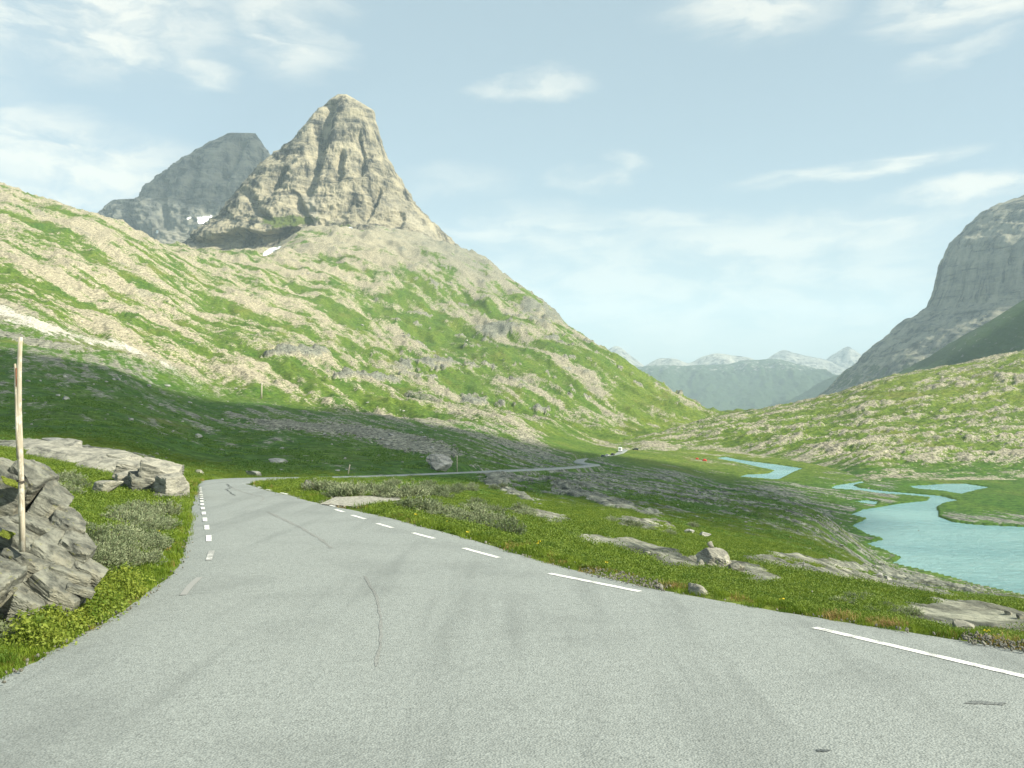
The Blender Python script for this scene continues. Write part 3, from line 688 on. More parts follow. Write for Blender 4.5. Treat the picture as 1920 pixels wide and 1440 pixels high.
horn('cliff_mountain', [(2120, 322), (2060, 330), (1990, 345), (1920, 371), (1880, 385), (1850, 403), (1822, 430), (1790, 462), (1772, 500), (1762, 545), (1750, 573), (1725, 597), (1700, 614), (1665, 642), (1640, 664), (1605, 692), (1570, 727), (1530, 759), (1490, 780), (1440, 805), (1400, 830)],
     [(2140, 322), (2300, 340), (2420, 400), (2520, 480), (2600, 560), (2700, 680), (2800, 830)], 3900, 0.75, RIGHT_M, 260, 520, 0.55, 41,
     lambda a, b: 0.10+0.45*sstep(b, 600, 720), lambda a, b: 0.0*a, ledges=0.15)

# ------------------------------------------------------------------ ridges and far mountains
def ridge(name, pts, D, front, back, mat, base, seed=0, rough=0.06, step=3.0, turf=0.5, nrow=90, tilt=0.0, pale=None):
    pts = sorted(pts); pxs = np.arange(pts[0][0], pts[-1][0]+step, step)
    cr = pchip([p[0] for p in pts], [p[1] for p in pts], pxs)
    t = np.concatenate([np.linspace(-1, 0, nrow, endpoint=False), np.linspace(0, 1, 26)])
    P, T = np.meshgrid(pxs, t, indexing='ij')
    x0 = (P-CX)/F*D; zc = ((HZ-cr)/F*D)[:, None]
    dist = np.where(T < 0, -T*front, T*back)
    fall = np.where(T < 0, (-T)**0.9, T)
    q = np.stack([x0, 0*x0+dist, 0*x0], -1)
    h = zc-base
    S = max(float(h.max()), 60.0)
    n = fbm2(x0/(S*0.55)+0.3*dist/S, dist/(S*1.8), 5, 0.55, seed, True)
    n2 = fbm2(x0/(S*0.14), dist/(S*0.3), 4, 0.6, seed+9, True)
    z = zc-fall*h+(n*rough*S*1.4+n2*rough*S*0.45)*np.clip(fall*4, 0.06, 1)*np.clip(1.15-fall, 0, 1)
    y = D+np.where(T < 0, T*front, T*back)*(1+tilt*0)
    out = np.stack([x0*(1+0*T), y, z], -1)
    pr = HZ-F*z/y
    tv = turf(P, pr) if callable(turf) else turf+0*pr
    pv = 0*pr if pale is None else pale(P, pr)
    o = grid_obj(name, out, mat, attr=np.stack([tv, pv, 0*pr, 0*pr], -1)); tag(o, kind='structure'); return o
SPUR_M = mountain_material('spur_turf', (0.06, 0.07, 0.065), (0.24, 0.235, 0.19), (0.045, 0.085, 0.022), 2.0)
ridge('spur_hill', [(1640, 760), (1690, 716), (1740, 690), (1800, 642), (1860, 602), (1920, 563), (2050, 495), (2400, 400)], 2500, 1200, 900, SPUR_M, -140, 3, 0.05, turf=0.72)
FAR_M = mountain_material('far_mountain_rock', (0.10, 0.11, 0.11), (0.38, 0.37, 0.32), (0.045, 0.075, 0.036), 0.5, bump=0.9)
ridge('far_spur', [(1400, 800), (1440, 776), (1500, 745), (1560, 708), (1600, 695), (1660, 660), (1800, 620)], 6500, 1500, 1500, FAR_M, -420, 5, 0.06, turf=0.9)
ridge('side_ridge', [(980, 560), (1040, 604), (1062, 615), (1100, 634), (1140, 662), (1170, 692), (1205, 716), (1250, 750), (1300, 790)], 4600, 900, 1500, FAR_M, -350, 7, 0.05, turf=lambda p, r: 0.30+0.4*sstep(r, 640, 690))
ridge('flat_mountain', [(1000, 700), (1100, 697), (1180, 692), (1230, 686), (1300, 686), (1360, 684), (1400, 676), (1450, 674), (1500, 684), (1545, 697), (1600, 712), (1700, 760)], 9000, 2600, 2500, FAR_M, -450, 9, 0.13,
      turf=lambda p, r: 0.62+0.3*sstep(r, 690, 710))
ridge('far_peak', [(1090, 690), (1140, 656), (1155, 649), (1185, 669), (1215, 690), (1260, 710)], 11000, 1500, 2000, FAR_M, -200, 13, 0.07, step=2, turf=0.15)
ridge('far_dome', [(1190, 700), (1215, 683), (1240, 672), (1265, 673), (1290, 681), (1320, 668), (1345, 663), (1370, 666), (1400, 670), (1440, 686)], 10500, 1500, 2000, FAR_M, -200, 17, 0.07, step=2, turf=0.2)
ridge('far_horn', [(1415, 690), (1440, 672), (1470, 657), (1490, 662), (1515, 668), (1545, 674), (1580, 690)], 11500, 1600, 2000, FAR_M, -200, 19, 0.07, step=2, turf=0.12)
ridge('far_pyramid', [(1510, 705), (1550, 676), (1575, 657), (1589, 650), (1602, 657), (1625, 674), (1660, 700)], 12000, 1600, 2000, FAR_M, -200, 29, 0.08, step=2, turf=0.1)

# ------------------------------------------------------------------ water
def water_material():
    m, t, p = material('glacial_water')
    pos = t.node('ShaderNodeNewGeometry').outputs['Position']
    n = t.noise(t.mapping(pos, rot=(0, 0, 0.35), scale=(0.5, 1.0, 1)), 0.035, 5, 0.6)
    t.put(p.inputs['Base Color'], t.mix(t.ramp(n, 0.3, 0.7), (0.170, 0.335, 0.365), (0.250, 0.435, 0.450)))
    p.inputs['Roughness'].default_value = 0.18; p.inputs['Specular IOR Level'].default_value = 0.5; p.inputs['IOR'].default_value = 1.33
    rp = t.noise(t.mapping(pos, rot=(0, 0, 0.35), scale=(0.45, 1.0, 1)), 0.42, 7, 0.70, 0.8)
    t.put(p.inputs['Normal'], t.bump(rp, 1.0, 1.6))
    return m
WATER_M = water_material()
def water(name, x0, x1, y0, y1):
    o = mesh_obj(name, [(x0, y0, LAKE_Z), (x1, y0, LAKE_Z), (x1, y1, LAKE_Z), (x0, y1, LAKE_Z)], [(0, 1, 2, 3)], WATER_M); tag(o, kind='structure'); return o
lk = np.array(WATERS[0]); st_ = np.array(WATERS[3])
def water_poly(name, polys):
    bm = bmesh.new()
    for P in polys:
        vs = [bm.verts.new((x, y, LAKE_Z)) for x, y in P]
        f = bm.faces.new(vs); f.normal_update()
        if f.normal.z < 0: f.normal_flip()
    bmesh.ops.triangulate(bm, faces=bm.faces[:])
    me = bpy.data.meshes.new(name); bm.to_mesh(me); bm.free(); me.materials.append(WATER_M)
    o = bpy.data.objects.new(name, me); COL.objects.link(o); return tag(o, kind='structure')
def grow(P, d=2.0):
    c = np.array(P); out = []
    n = len(c); area = sum(c[i, 0]*c[(i+1) % n, 1]-c[(i+1) % n, 0]*c[i, 1] for i in range(n)); sg = 1 if area > 0 else -1
    for i in range(n):
        e1 = c[i]-c[i-1]; e2 = c[(i+1) % n]-c[i]
        nn = np.array([e1[1], -e1[0]])/np.hypot(*e1)+np.array([e2[1], -e2[0]])/np.hypot(*e2)
        L = np.hypot(*nn); out.append(tuple(c[i]+sg*d*nn/max(L, 0.7)))
    return out
water_poly('lake', [grow(WATERS[0], 1.6)])
water_poly('pond', [grow(WATERS[1], 1.2)])
water_poly('tarn', [grow(WATERS[2], 1.0)])
water_poly('river', [grow(WATERS[3], 1.5)])
# ------------------------------------------------------------------ road
def asphalt(name, c1, c2):
    m, t, p = material(name)
    pos = t.node('ShaderNodeNewGeometry').outputs['Position']
    grit = t.noise(pos, 52.0, 3, 0.8)
    grit2 = t.noise(pos, 14.0, 5, 0.7)
    blot = t.noise(pos, 0.55, 6, 0.62)
    lane = t.noise(t.mapping(pos, rot=(0, 0, -0.50), scale=(1.0, 0.05, 1)), 1.3, 5, 0.55)
    c = t.mix(t.ramp(grit, 0.40, 0.60), c1, c2)
    c = t.mix(t.ramp(grit2, 0.35, 0.7, 0, 0.35), c, tuple(x*1.35 for x in c2))
    c = t.mix(t.ramp(blot, 0.45, 0.75, 0, 0.28), c, tuple(x*0.72 for x in c1))
    c = t.mix(t.ramp(lane, 0.48, 0.66, 0, 0.34), c, tuple(x*0.85 for x in c1))
    spk = t.ramp(t.voro(pos, 55.0), 0.0, 0.16, 0.5, 0.0)
    c = t.mix(spk, c, (0.42, 0.41, 0.37))
    t.put(p.inputs['Base Color'], c)
    p.inputs['Roughness'].default_value = 0.82; p.inputs['Specular IOR Level'].default_value = 0.3
    h = t.math('ADD', t.math('MULTIPLY', grit, 0.6), t.voro(pos, 48.0))
    t.put(p.inputs['Normal'], t.bump(h, 0.55, 0.012))
    return m
ROAD_M = asphalt('weathered_asphalt', (0.145, 0.159, 0.153), (0.276, 0.296, 0.283))
SEAM_M = asphalt('worn_seam', (0.125, 0.132, 0.126), (0.265, 0.272, 0.258))
TAR_M = plain('tar', (0.035, 0.04, 0.042), 0.6, 0.3, 0.3, 9)
def paint_material(name, wear):
    m, t, p = material(name)
    pos = t.node('ShaderNodeNewGeometry').outputs['Position']
    g = t.noise(pos, 60.0, 6, 0.8); g2 = t.noise(pos, 4.0, 5, 0.6)
    k = t.ramp(t.math('ADD', t.math('MULTIPLY', g, 0.6), t.math('MULTIPLY', g2, 0.4)), wear-0.05, wear+0.06)
    t.put(p.inputs['Base Color'], t.mix(k, (0.27, 0.27, 0.26), (0.78, 0.78, 0.74)))
    p.inputs['Roughness'].default_value = 0.6
    return m
PAINT_M = paint_material('road_paint', 0.455); PAINT_W = paint_material('worn_road_paint', 0.56)

rd = np.concatenate([np.geomspace(1.3, 60, 330, endpoint=False), np.geomspace(60, 755, 260)])
NS = 14
s = np.linspace(0, 1, NS)[None]
l, r = road_l(rd)[:, None], road_r(rd)[:, None]
wig = 0.11*fbm2(rd*1.5, rd*0+3.3, 5, 0.65, 301)[:, None]; wig2 = 0.11*fbm2(rd*1.5, rd*0+8.1, 5, 0.65, 302)[:, None]
xx = (l+wig)+((r+wig2)-(l+wig))*s
yy = np.broadcast_to(rd[:, None], xx.shape); zz = np.broadcast_to(zr(rd)[:, None], xx.shape)+0.0
zz = zz-(0.05+0.4*sstep(rd, 100, 220)[:, None])*((s == 0)|(s == 1))
road = grid_obj('road', np.stack([xx, yy, zz], -1)[:, ::-1], ROAD_M); tag(road, kind='structure')

def ribbon(name, pts, width, mat, dz=0.006, parent=road, step=0.25, taper=False):
    """a strip laid on the road through plan points"""
    p = [Vector((a, b)) for a, b in pts]; out = [p[0]]
    for a, b in zip(p, p[1:]):
        n = max(1, int((b-a).length/step)); out += [a+(b-a)*(i+1)/n for i in range(n)]
    vs = []; fs = []
    for i, q in enumerate(out):
        d = (out[min(i+1, len(out)-1)]-out[max(i-1, 0)]).normalized(); n = Vector((-d.y, d.x))
        wv = width(i/(len(out)-1)) if callable(width) else width
        for sg in (-1, 1):
            c = q+n*wv/2*sg; vs.append((c.x, c.y, float(zr(c.y))+dz))
    for i in range(len(out)-1): fs.append((2*i, 2*i+2, 2*i+3, 2*i+1))
    o = mesh_obj(name, vs, fs, mat, parent); return o
P2 = lambda px, py: road_pt(px, py)[:2]
# left edge line: short dashes receding towards the bend
for dpx in [((397, 1033), (391, 1051)), ((391.5, 1004), (391.5, 1015)), ((387.5, 985), (388, 993)), ((384, 971), (384.5, 977.5)), ((381.8, 959.8), (382.3, 965)), ((380.2, 951), (380.5, 955.2)), ((379, 944), (379.2, 947.2)), ((378.4, 938.4), (378.6, 941)), ((377.8, 934), (378, 936)), ((377.3, 930), (377.5, 931.7)), ((376.8, 926.7), (377, 928.2)), ((376.4, 923.7), (376.5, 925)), ((376, 921), (376.1, 922.2)), ((375.6, 918.5), (375.7, 919.6)), ((375.2, 916.3), (375.3, 917.3)), ((374.8, 914.2), (374.9, 915.1))]:
    ribbon('edge_marking', [P2(*dpx[0]), P2(*dpx[1])], 0.115, PAINT_W if dpx[0][1] > 1020 else PAINT_M)
tag(ribbon('edge_marking', [P2(374, 1083), P2(357, 1098), P2(343, 1116)], 0.10, paint_material('rubbed_paint', 0.66)), 'nearly rubbed out edge marking')
# right edge line: long dashes
for a, b in [((1527, 1177), (2250, 1346)), ((1030, 1075.5), (1200, 1109.5)), ((869, 1028), (935, 1046)), ((773, 999), (814, 1010)), ((707, 981.5), (736, 990)), ((660, 966), (685, 973.5)), ((629, 955.5), (644, 960)), ((619, 947.5), (629, 950)), ((527, 924), (540, 927)), ((500, 917.5), (508, 919.6)), ((485, 913), (490, 914.6)), ((476, 909.5), (479, 910.8))]:
    (x0, y0), (x1, y1) = P2(*a), P2(*b)
    ribbon('edge_marking', [(x0, y0), ((x0+x1)/2, (y0+y1)/2), (x1, y1)], 0.12, PAINT_M)
# far edge line on the road band beyond the bend
def crack(pts, wd, mat, name='tar_seam', amp=0.05, seed=1):
    rn = random.Random(seed); q = [Vector(P2(*a)) for a in pts]; out = [q[0]]
    for a, b in zip(q, q[1:]):
        n = max(2, int((b-a).length/0.22))
        for i in range(n):
            c = a+(b-a)*(i+1)/n; out.append(c+Vector((rn.uniform(-amp, amp), rn.uniform(-amp, amp))))
    ribbon(name, [tuple(v) for v in out], lambda t: wd*(0.5+0.9*rn.random()), mat, 0.004, step=0.4)
crack([(684, 1080), (706, 1120), (713, 1155), (714, 1200), (704, 1250)], 0.035, SEAM_M, 'road_crack', 0.012, 3)
crack([(503, 960), (530, 973), (565, 990), (600, 1010), (622, 1028)], 0.09, SEAM_M, 'road_crack', 0.02, 4)
crack([(425, 908), (428, 911), (435, 914), (423, 918), (432, 922), (433, 926), (444, 929)], 0.05, TAR_M, 'tar_seam', 0.06, 5)
crack([(432, 913), (448, 920), (470, 927), (495, 931), (492, 940)], 0.07, SEAM_M, 'tar_seam', 0.06, 6)
def road_spot(px, py, sx_, sy_, seed):  # small ragged sheet of darker asphalt laid on the road
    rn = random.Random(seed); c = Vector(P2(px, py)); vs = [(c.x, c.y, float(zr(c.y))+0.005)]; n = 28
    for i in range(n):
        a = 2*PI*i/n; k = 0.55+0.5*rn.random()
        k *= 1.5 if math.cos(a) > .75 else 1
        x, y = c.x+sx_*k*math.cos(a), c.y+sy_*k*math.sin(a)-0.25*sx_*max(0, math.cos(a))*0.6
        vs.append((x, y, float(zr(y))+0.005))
    return mesh_obj('dark_spot', vs, [(0, i+1, (i+1) % n+1) for i in range(n)], DARK_M, road)
DARK_M = asphalt('dark_asphalt', (0.045, 0.055, 0.058), (0.10, 0.11, 0.11))
DARK2_M = asphalt('faint_dark_asphalt', (0.09, 0.10, 0.10), (0.17, 0.18, 0.175))
road_spot(1540, 1408, 0.055, 0.035, 1)
o_ = road_spot(1838, 1318, 0.15, 0.07, 2); o_.data.materials[0] = DARK2_M
# gravel turn-off
gp = [(x, y, float(zr(y))+0.006+0.01*(i % 2)) for i, (x, y) in enumerate(LAYBY)]
GRAVEL_M = plain('pale_gravel', (0.29, 0.28, 0.24), 0.9, 0.1, 0.5, 9)
turn = mesh_obj('gravel_turnout', gp, [tuple(range(len(gp)))], GRAVEL_M); tag(turn, kind='structure')

# ------------------------------------------------------------------ rocks
def stone_material(name, dark, light, sc=1.0, lichen=0.4, warm=None):
    m, t, p = material(name)
    co = t.node('ShaderNodeTexCoord').outputs['Object']
    oi = t.node('ShaderNodeObjectInfo').outputs['Random']
    co = t.vmath('ADD', co, t.vmath('SCALE', (13.0, 7.0, 5.0), None)) if False else co
    lay = t.noise(t.mapping(co, rot=(0.5, 0.3, 0.2), scale=(0.7, 0.7, 3.0)), 2.0*sc, 9, 0.7, 0.4)
    big = t.noise(co, 1.3*sc, 7, 0.65)
    c = t.mix(t.ramp(lay, 0.30, 0.68), dark, light)
    c = t.mix(t.ramp(big, 0.5, 0.68, 0, 0.6), c, warm or tuple(x*1.25 for x in light))
    sp = t.ramp(t.noise(co, 7.0*sc, 8, 0.75), 0.56, 0.62, 0, lichen)
    c = t.mix(sp, c, (0.09, 0.10, 0.085))
    sp2 = t.ramp(t.noise(co, 4.0*sc, 8, 0.75, 0.5), 0.60, 0.66, 0, lichen*1.2)
    c = t.mix(sp2, c, (0.20, 0.20, 0.07))
    crk = t.ramp(lay, 0.33, 0.39, 0.35, 1.0)
    cr = t.node('ShaderNodeCombineColor')
    for i in range(3): t.put(cr.inputs[i], crk)
    c = t.mix(1.0, c, cr.outputs[0], 'MULTIPLY')
    t.put(p.inputs['Base Color'], c)
    b = t.bump(lay, 0.7, 0.12/sc); b = t.bump(t.noise(co, 9.0*sc, 9, 0.75), 0.55, 0.04/sc, b)
    t.put(p.inputs['Normal'], b)
    p.inputs['Roughness'].default_value = 0.9; p.inputs['Specular IOR Level'].default_value = 0.15
    return m
STONE_M = stone_material('lichen_stone', (0.045, 0.048, 0.044), (0.235, 0.235, 0.195), 1.8, 0.85, (0.29, 0.27, 0.20))
PALE_M = stone_material('pale_stone', (0.13, 0.13, 0.115), (0.36, 0.345, 0.285), 1.1, 0.45)
BOULD_M = stone_material('meadow_stone', (0.18, 0.185, 0.18), (0.42, 0.41, 0.37), 0.35, 0.35)
def rock_data(seed, dims=(1, 1, 1), cuts=14, sub=4, noise=0.05, flat=0.0):
    """an angular block: a sphere cut by random planes, then weathered"""
    rn = np.random.default_rng(seed)
    bm = bmesh.new(); bmesh.ops.create_icosphere(bm, subdivisions=sub, radius=1.0)
    V = np.array([v.co[:] for v in bm.verts]); Fc = [[v.index for v in f.verts] for f in bm.faces]; bm.free()
    n = rn.normal(size=(cuts, 3)); n /= np.linalg.norm(n, axis=1)[:, None]
    n = np.vstack([n, [[0, 0, 1], [0, 0, -1]]]); d = np.concatenate([rn.uniform(0.48, 0.88, cuts), [0.75-flat, 0.8]])
    dots = V@n.T
    with np.errstate(divide='ignore'): rr_ = np.where(dots > 0.05, d[None]/np.maximum(dots, .05), 9)
    rad = np.minimum(rr_.min(1), 1.15)
    V = V*rad[:, None]
    V = V*(1+noise*fbm3(V*2.2+seed, 4, 0.6, seed % 97, True)[:, None]+noise*0.35*fbm3(V*9+seed, 3, 0.6, (seed+3) % 97)[:, None])
    return V*np.array(dims), Fc
def jointed_data(seed, dims, sub=5, noise=0.03):
    """a block bounded by three joint sets, corners knocked off"""
    rn = np.random.default_rng(seed)
    bm = bmesh.new(); bmesh.ops.create_icosphere(bm, subdivisions=sub, radius=1.0)
    V = np.array([v.co[:] for v in bm.verts]); Fc = [[v.index for v in f.verts] for f in bm.faces]; bm.free()
    n = []; d = []
    for ax in np.eye(3):
        for sg in (-1, 1):
            for k in range(2):
                q = ax*sg+rn.normal(size=3)*(.10 if k == 0 else .38); n.append(q/np.linalg.norm(q)); d.append(rn.uniform(.50, .68) if k == 0 else rn.uniform(.62, .80))
    n = np.array(n); d = np.array(d)
    dots = V@n.T
    rad = np.minimum(np.where(dots > .05, d[None]/np.maximum(dots, .05), 9).min(1), 1.1)
    V = V*rad[:, None]
    cr_ = fbm3(V*np.array([1.2, 1.2, 4.0])+seed, 3, .6, seed % 89, True)
    V = V*(1+noise*cr_[:, None]*1.3-0.06*sstep(cr_, .35, .8)[:, None]+noise*.5*fbm3(V*9+seed, 3, .6, (seed+3) % 97)[:, None])
    return V*np.array(dims)*1.25, Fc
def jrock(name, loc, dims, mat, seed, rot, parent, sub=5, noise=0.03):
    V, Fc = jointed_data(seed, dims, sub, noise); o = mesh_obj(name, V, Fc, mat, parent, False); o.location = loc; o.rotation_euler = rot; return o
def rock(name, loc, dims, mat, seed, rot=(0, 0, 0), parent=None, sub=4, cuts=14, noise=0.05, smooth=False):
    V, Fc = rock_data(seed, dims, cuts, sub, noise)
    o = mesh_obj(name, V, Fc, mat, parent, smooth)
    o.location = loc; o.rotation_euler = rot
    return o
def at(px, py, D): return Vector(((px-CX)/F*D, D, -(py-HZ)/F*D))

# roadside outcrop on the left
base_v = at(60, 1130, 12.0)
outc = empty('rock_outcrop', base_v, 'fractured grey lichen covered outcrop beside the road, carrying the tall weathered pole', 'rock outcrop')
def block(px, py, D, wpx, hpx, dpt, seed, rot=(0, 0, 0), mat=STONE_M, name='rock_block', par=outc, bv=base_v, sub=5, noise=0.07):
    k = D/F
    if name == 'rock_block': return jrock(name, at(px, py, D)-bv, (wpx*k*0.66, dpt*1.1, hpx*k*0.66), mat, seed, rot, par, sub)
    return rock(name, at(px, py, D)-bv, (wpx*k*0.6, dpt, hpx*k*0.6), mat, seed, rot, par, sub, 10, noise)
for n_, (px, py, D, w_, h_, dp) in enumerate([
        (-16, 960, 12.7, 110, 190, .50), (46, 930, 12.9, 66, 110, .42), (80, 965, 12.7, 56, 110, .40), (62, 1010, 12.3, 80, 90, .40), (118, 1000, 12.6, 66, 76, .40), (136, 1040, 12.2, 66, 62, .36),
        (96, 1050, 11.9, 84, 62, .38), (162, 1072, 12.0, 60, 36, .30), (56, 1070, 11.6, 90, 66, .36), (122, 1082, 11.7, 84, 40, .30), (6, 1040, 11.8, 90, 100, .40), (10, 1120, 11.1, 70, 70, .34), (50, 1140, 11.0, 56, 44, .30), (-40, 1120, 10.9, 100, 120, .5), (150, 1106, 11.5, 50, 16, .2), (104, 1112, 11.4, 96, 50, .3)]):
    block(px, py, D, w_, h_, dp, 11+n_*3, (.08+.08*math.sin(n_*2.1), .50+.14*math.sin(n_*1.3), .25+.25*math.sin(n_*3.7)))
MOSS_M = plain('moss', (0.095, 0.115, 0.020), 0.95, 0.05, 0.5, 40)
for n_, (px, py, D, w_, h_) in enumerate([(20, 905, 12.2, 34, 9), (92, 1008, 12.2, 30, 8), (114, 1034, 11.9, 22, 8), (14, 1002, 11.4, 22, 10)]):
    block(px, py, D, w_, h_, .14, 301+n_, (.1, .5, .3), MOSS_M, 'moss_cushion', sub=4, noise=0.25)
# long pale ledge
base_v2 = at(300, 945, 38.0)
ledge = empty('rock_ledge', base_v2, 'long pale layered rock ledge ending in a broken cliff face near the road bend', 'rock ledge')
for i, (px, py, D, lx_, th, dp, seed) in enumerate([(-30, 846, 60, 5.2, .6, 3.6, 31), (60, 850, 54, 4.2, .55, 3.2, 32), (140, 862, 47, 3.4, .55, 2.8, 33), (205, 876, 41, 2.6, .55, 2.3, 34), (258, 892, 36, 1.8, .55, 1.7, 35), (110, 842, 58, 3.6, .5, 2.5, 43), (215, 860, 50, 3.0, .5, 2.2, 44)]):
    rock('rock_slab', at(px, py, D)-base_v2, (lx_, dp*.55, th), PALE_M, seed, (0.16, 0.09, -0.62), ledge, 5, 16, 0.05)
for (px, py, D, wp, hp, seed, rt) in [(300, 906, 31.8, 74, 74, 36, (0.05, 0.12, 0.2)), (276, 918, 31.6, 60, 60, 37, (0.1, 0.15, 0.5)), (321, 922, 31.2, 40, 70, 38, (0.05, 0.1, -0.3)), (300, 884, 33, 70, 26, 39, (0.1, 0.15, 0)), (246, 908, 33.0, 64, 46, 40, (0.1, 0.15, 0.4)), (312, 940, 30.8, 46, 30, 41, (0.1, 0.1, 0.4)), (262, 884, 35, 80, 30, 42, (0.1, 0.12, 0.1))]:
    jrock('rock_block', at(px, py, D)-base_v2, (wp*D/F*.66, .8, hp*D/F*.66), STONE_M if seed % 2 else PALE_M, seed, rt, ledge)
# single stones that the photograph lets one point to
def boulder(name, px, py, wpx, hpx, label, seed, mat=PALE_M, group=None, sub=4, rz=0.3, tilt=0.15, D=None, noise=0.06):
    b = hit(px, py) if D is None else Vector(((px-CX)/F*D, D, gz(px, D)))
    k = b.y/F
    dims = (wpx*k*.58, wpx*k*.48, hpx*k*.72)
    o = rock(name, b+Vector((0, dims[1]*.5, dims[2]*.45)), dims, mat, seed, (0.05, tilt, rz), None, sub, 15, noise)
    return tag(o, label, 'rock', group)
boulder('boulder', 186, 926, 60, 26, 'flat pale split stone lying alone in the sunny grass behind the outcrop', 51, tilt=-0.1)
boulder('boulder', 1312, 1116, 42, 20, 'striped pale stone at the right asphalt edge between two white dashes', 52, tilt=0.35, noise=0.1)
big = boulder('boulder', 1350, 1066, 76, 38, 'large grey white boulder on bare slab beyond the road, small stone on top', 63, PALE_M, None, 5, 0.2, 0.30, noise=0.14)
t_ = big.location
k_ = t_.y/F
bpy.context.view_layer.update()
wv = [big.matrix_world @ v.co for v in big.data.vertices]
tp = max((v for v in wv if abs(v.x-(t_.x-16*k_)) < 6*k_), key=lambda v: v.z)
tag(rock('cairn_stone', tp+Vector((0, 0, 5*k_)), (8*k_, 7*k_, 9*k_), PALE_M, 54, (0.1, 0.2, 0.3), None, 3), 'small upright stone balanced on the large grey white boulder', 'stone')
boulder('stone', 1316, 1060, 13, 12, 'small round stone at the left foot of the large grey white boulder', 55, PALE_M)
boulder('stone', 1381, 1072, 26, 20, 'low stone at the right foot of the large grey white boulder', 56, STONE_M)
boulder('boulder', 122, 750, 15, 9, 'light grey boulder alone high in the shaded meadow right of the pole', 57, BOULD_M)
boulder('boulder', 243, 789, 10, 6, 'small pale boulder in the middle of the shaded meadow', 58, BOULD_M)
boulder('boulder', 100, 832, 36, 13, 'rounded pale boulder just above the long rock ledge', 59, BOULD_M)
boulder('boulder', 370, 820, 20, 9, 'grey boulder in the shaded meadow straight above the road bend', 60, BOULD_M)
boulder('boulder', 522, 870, 34, 11, 'flat grey boulder in the meadow above the far road', 61, BOULD_M)
boulder('boulder', 475, 893, 30, 13, 'grey boulder close behind the end of the bend', 62, BOULD_M)
boulder('boulder', 372, 888, 22, 8, 'low pale boulder in the grass left of the bend', 63, PALE_M)
boulder('boulder', 578, 922, 32, 20, 'leaning striped grey rock between the bend and the willow thicket', 64, STONE_M, tilt=0.6)
boulder('boulder', 600, 921, 24, 16, 'pale wedge of rock under the left end of the willow thicket', 65, PALE_M, tilt=-0.3)
boulder('crag', 825, 880, 40, 30, 'jagged grey crag beside the far road near the slender stake', 66, BOULD_M, sub=5, noise=0.2)
boulder('crag', 818, 882, 24, 16, 'lower grey block at the left foot of the jagged crag', 67, BOULD_M)
boulder('boulder', 208, 998, 26, 12, 'flat stone half hidden in the left willow thicket', 68, PALE_M)
boulder('boulder', 306, 1030, 26, 12, 'pale wedge stone among willow leaves near the left road edge', 69, PALE_M, tilt=-0.4)
boulder('boulder', 226, 1112, 26, 9, 'low stone sunk in yellow green grass beside the outcrop', 70, STONE_M)
boulder('stone', 990, 973, 16, 9, 'rounded stone on the first bare slab beyond the road', 71, PALE_M)
boulder('stone', 1002, 970, 12, 12, 'upright stone on the first bare slab beyond the road', 72, PALE_M)
boulder('stone', 1068, 1004, 12, 8, 'dark stone at the lower edge of the first bare slab', 73, STONE_M)
boulder('boulder', 1296, 1000, 20, 9, 'pale boulder in the green hollow, left of its neighbour', 74, BOULD_M)
boulder('boulder', 1321, 1006, 22, 9, 'pale flat boulder in the green hollow, right of its neighbour', 75, BOULD_M)
boulder('stone', 1215, 1041, 18, 7, 'flat stone in turf below the long bare slab', 76, PALE_M)
boulder('stone', 1806, 1185, 40, 22, 'white stone at the roadside gravel on the right edge', 77, PALE_M, D=None)
boulder('stone', 1890, 1153, 14, 9, 'white stone in the grass under the lake at the right edge', 78, PALE_M)
boulder('stone', 1916, 1160, 20, 10, 'grey stone at the right picture edge under the lake', 79, STONE_M)
boulder('boulder', 1651, 1083, 14, 10, 'grey boulder above the row of stones near the lake', 80, BOULD_M)
boulder('boulder', 1664, 1086, 16, 7, 'flat grey boulder beside the grey boulder near the lake', 81, BOULD_M)
for i, (px, py, w_, h_, lb) in enumerate([(1605, 1090, 7, 10, 'leftmost pale stone of the short row near the lake'), (1619, 1094, 9, 8, 'second pale stone of the short row near the lake'), (1641, 1092, 12, 8, 'third pale stone of the short row near the lake'), (1657, 1093, 10, 5, 'last flat stone of the short row near the lake')]):
    boulder('stone', px, py, w_, h_, lb, 90+i, PALE_M, sub=3)
# cairn
b = hit(1507, 1070); k_ = b.y/F
cairn = empty('cairn', b, 'little cairn of stacked stones standing on the striped slab', 'cairn')
for i, (dx, dz, w_, h_) in enumerate([(-3, 2, 7, 5), (3, 2, 7, 5), (0, 6.5, 7, 5), (0.5, 11, 5, 4.5), (0.5, 15, 4, 4)]):
    rock('stone', Vector((dx*k_, 0, dz*k_)), (w_*k_*.6, w_*k_*.5, h_*k_*.65), BOULD_M, 110+i, (0.1, 0.1*i, i), cairn, 2)
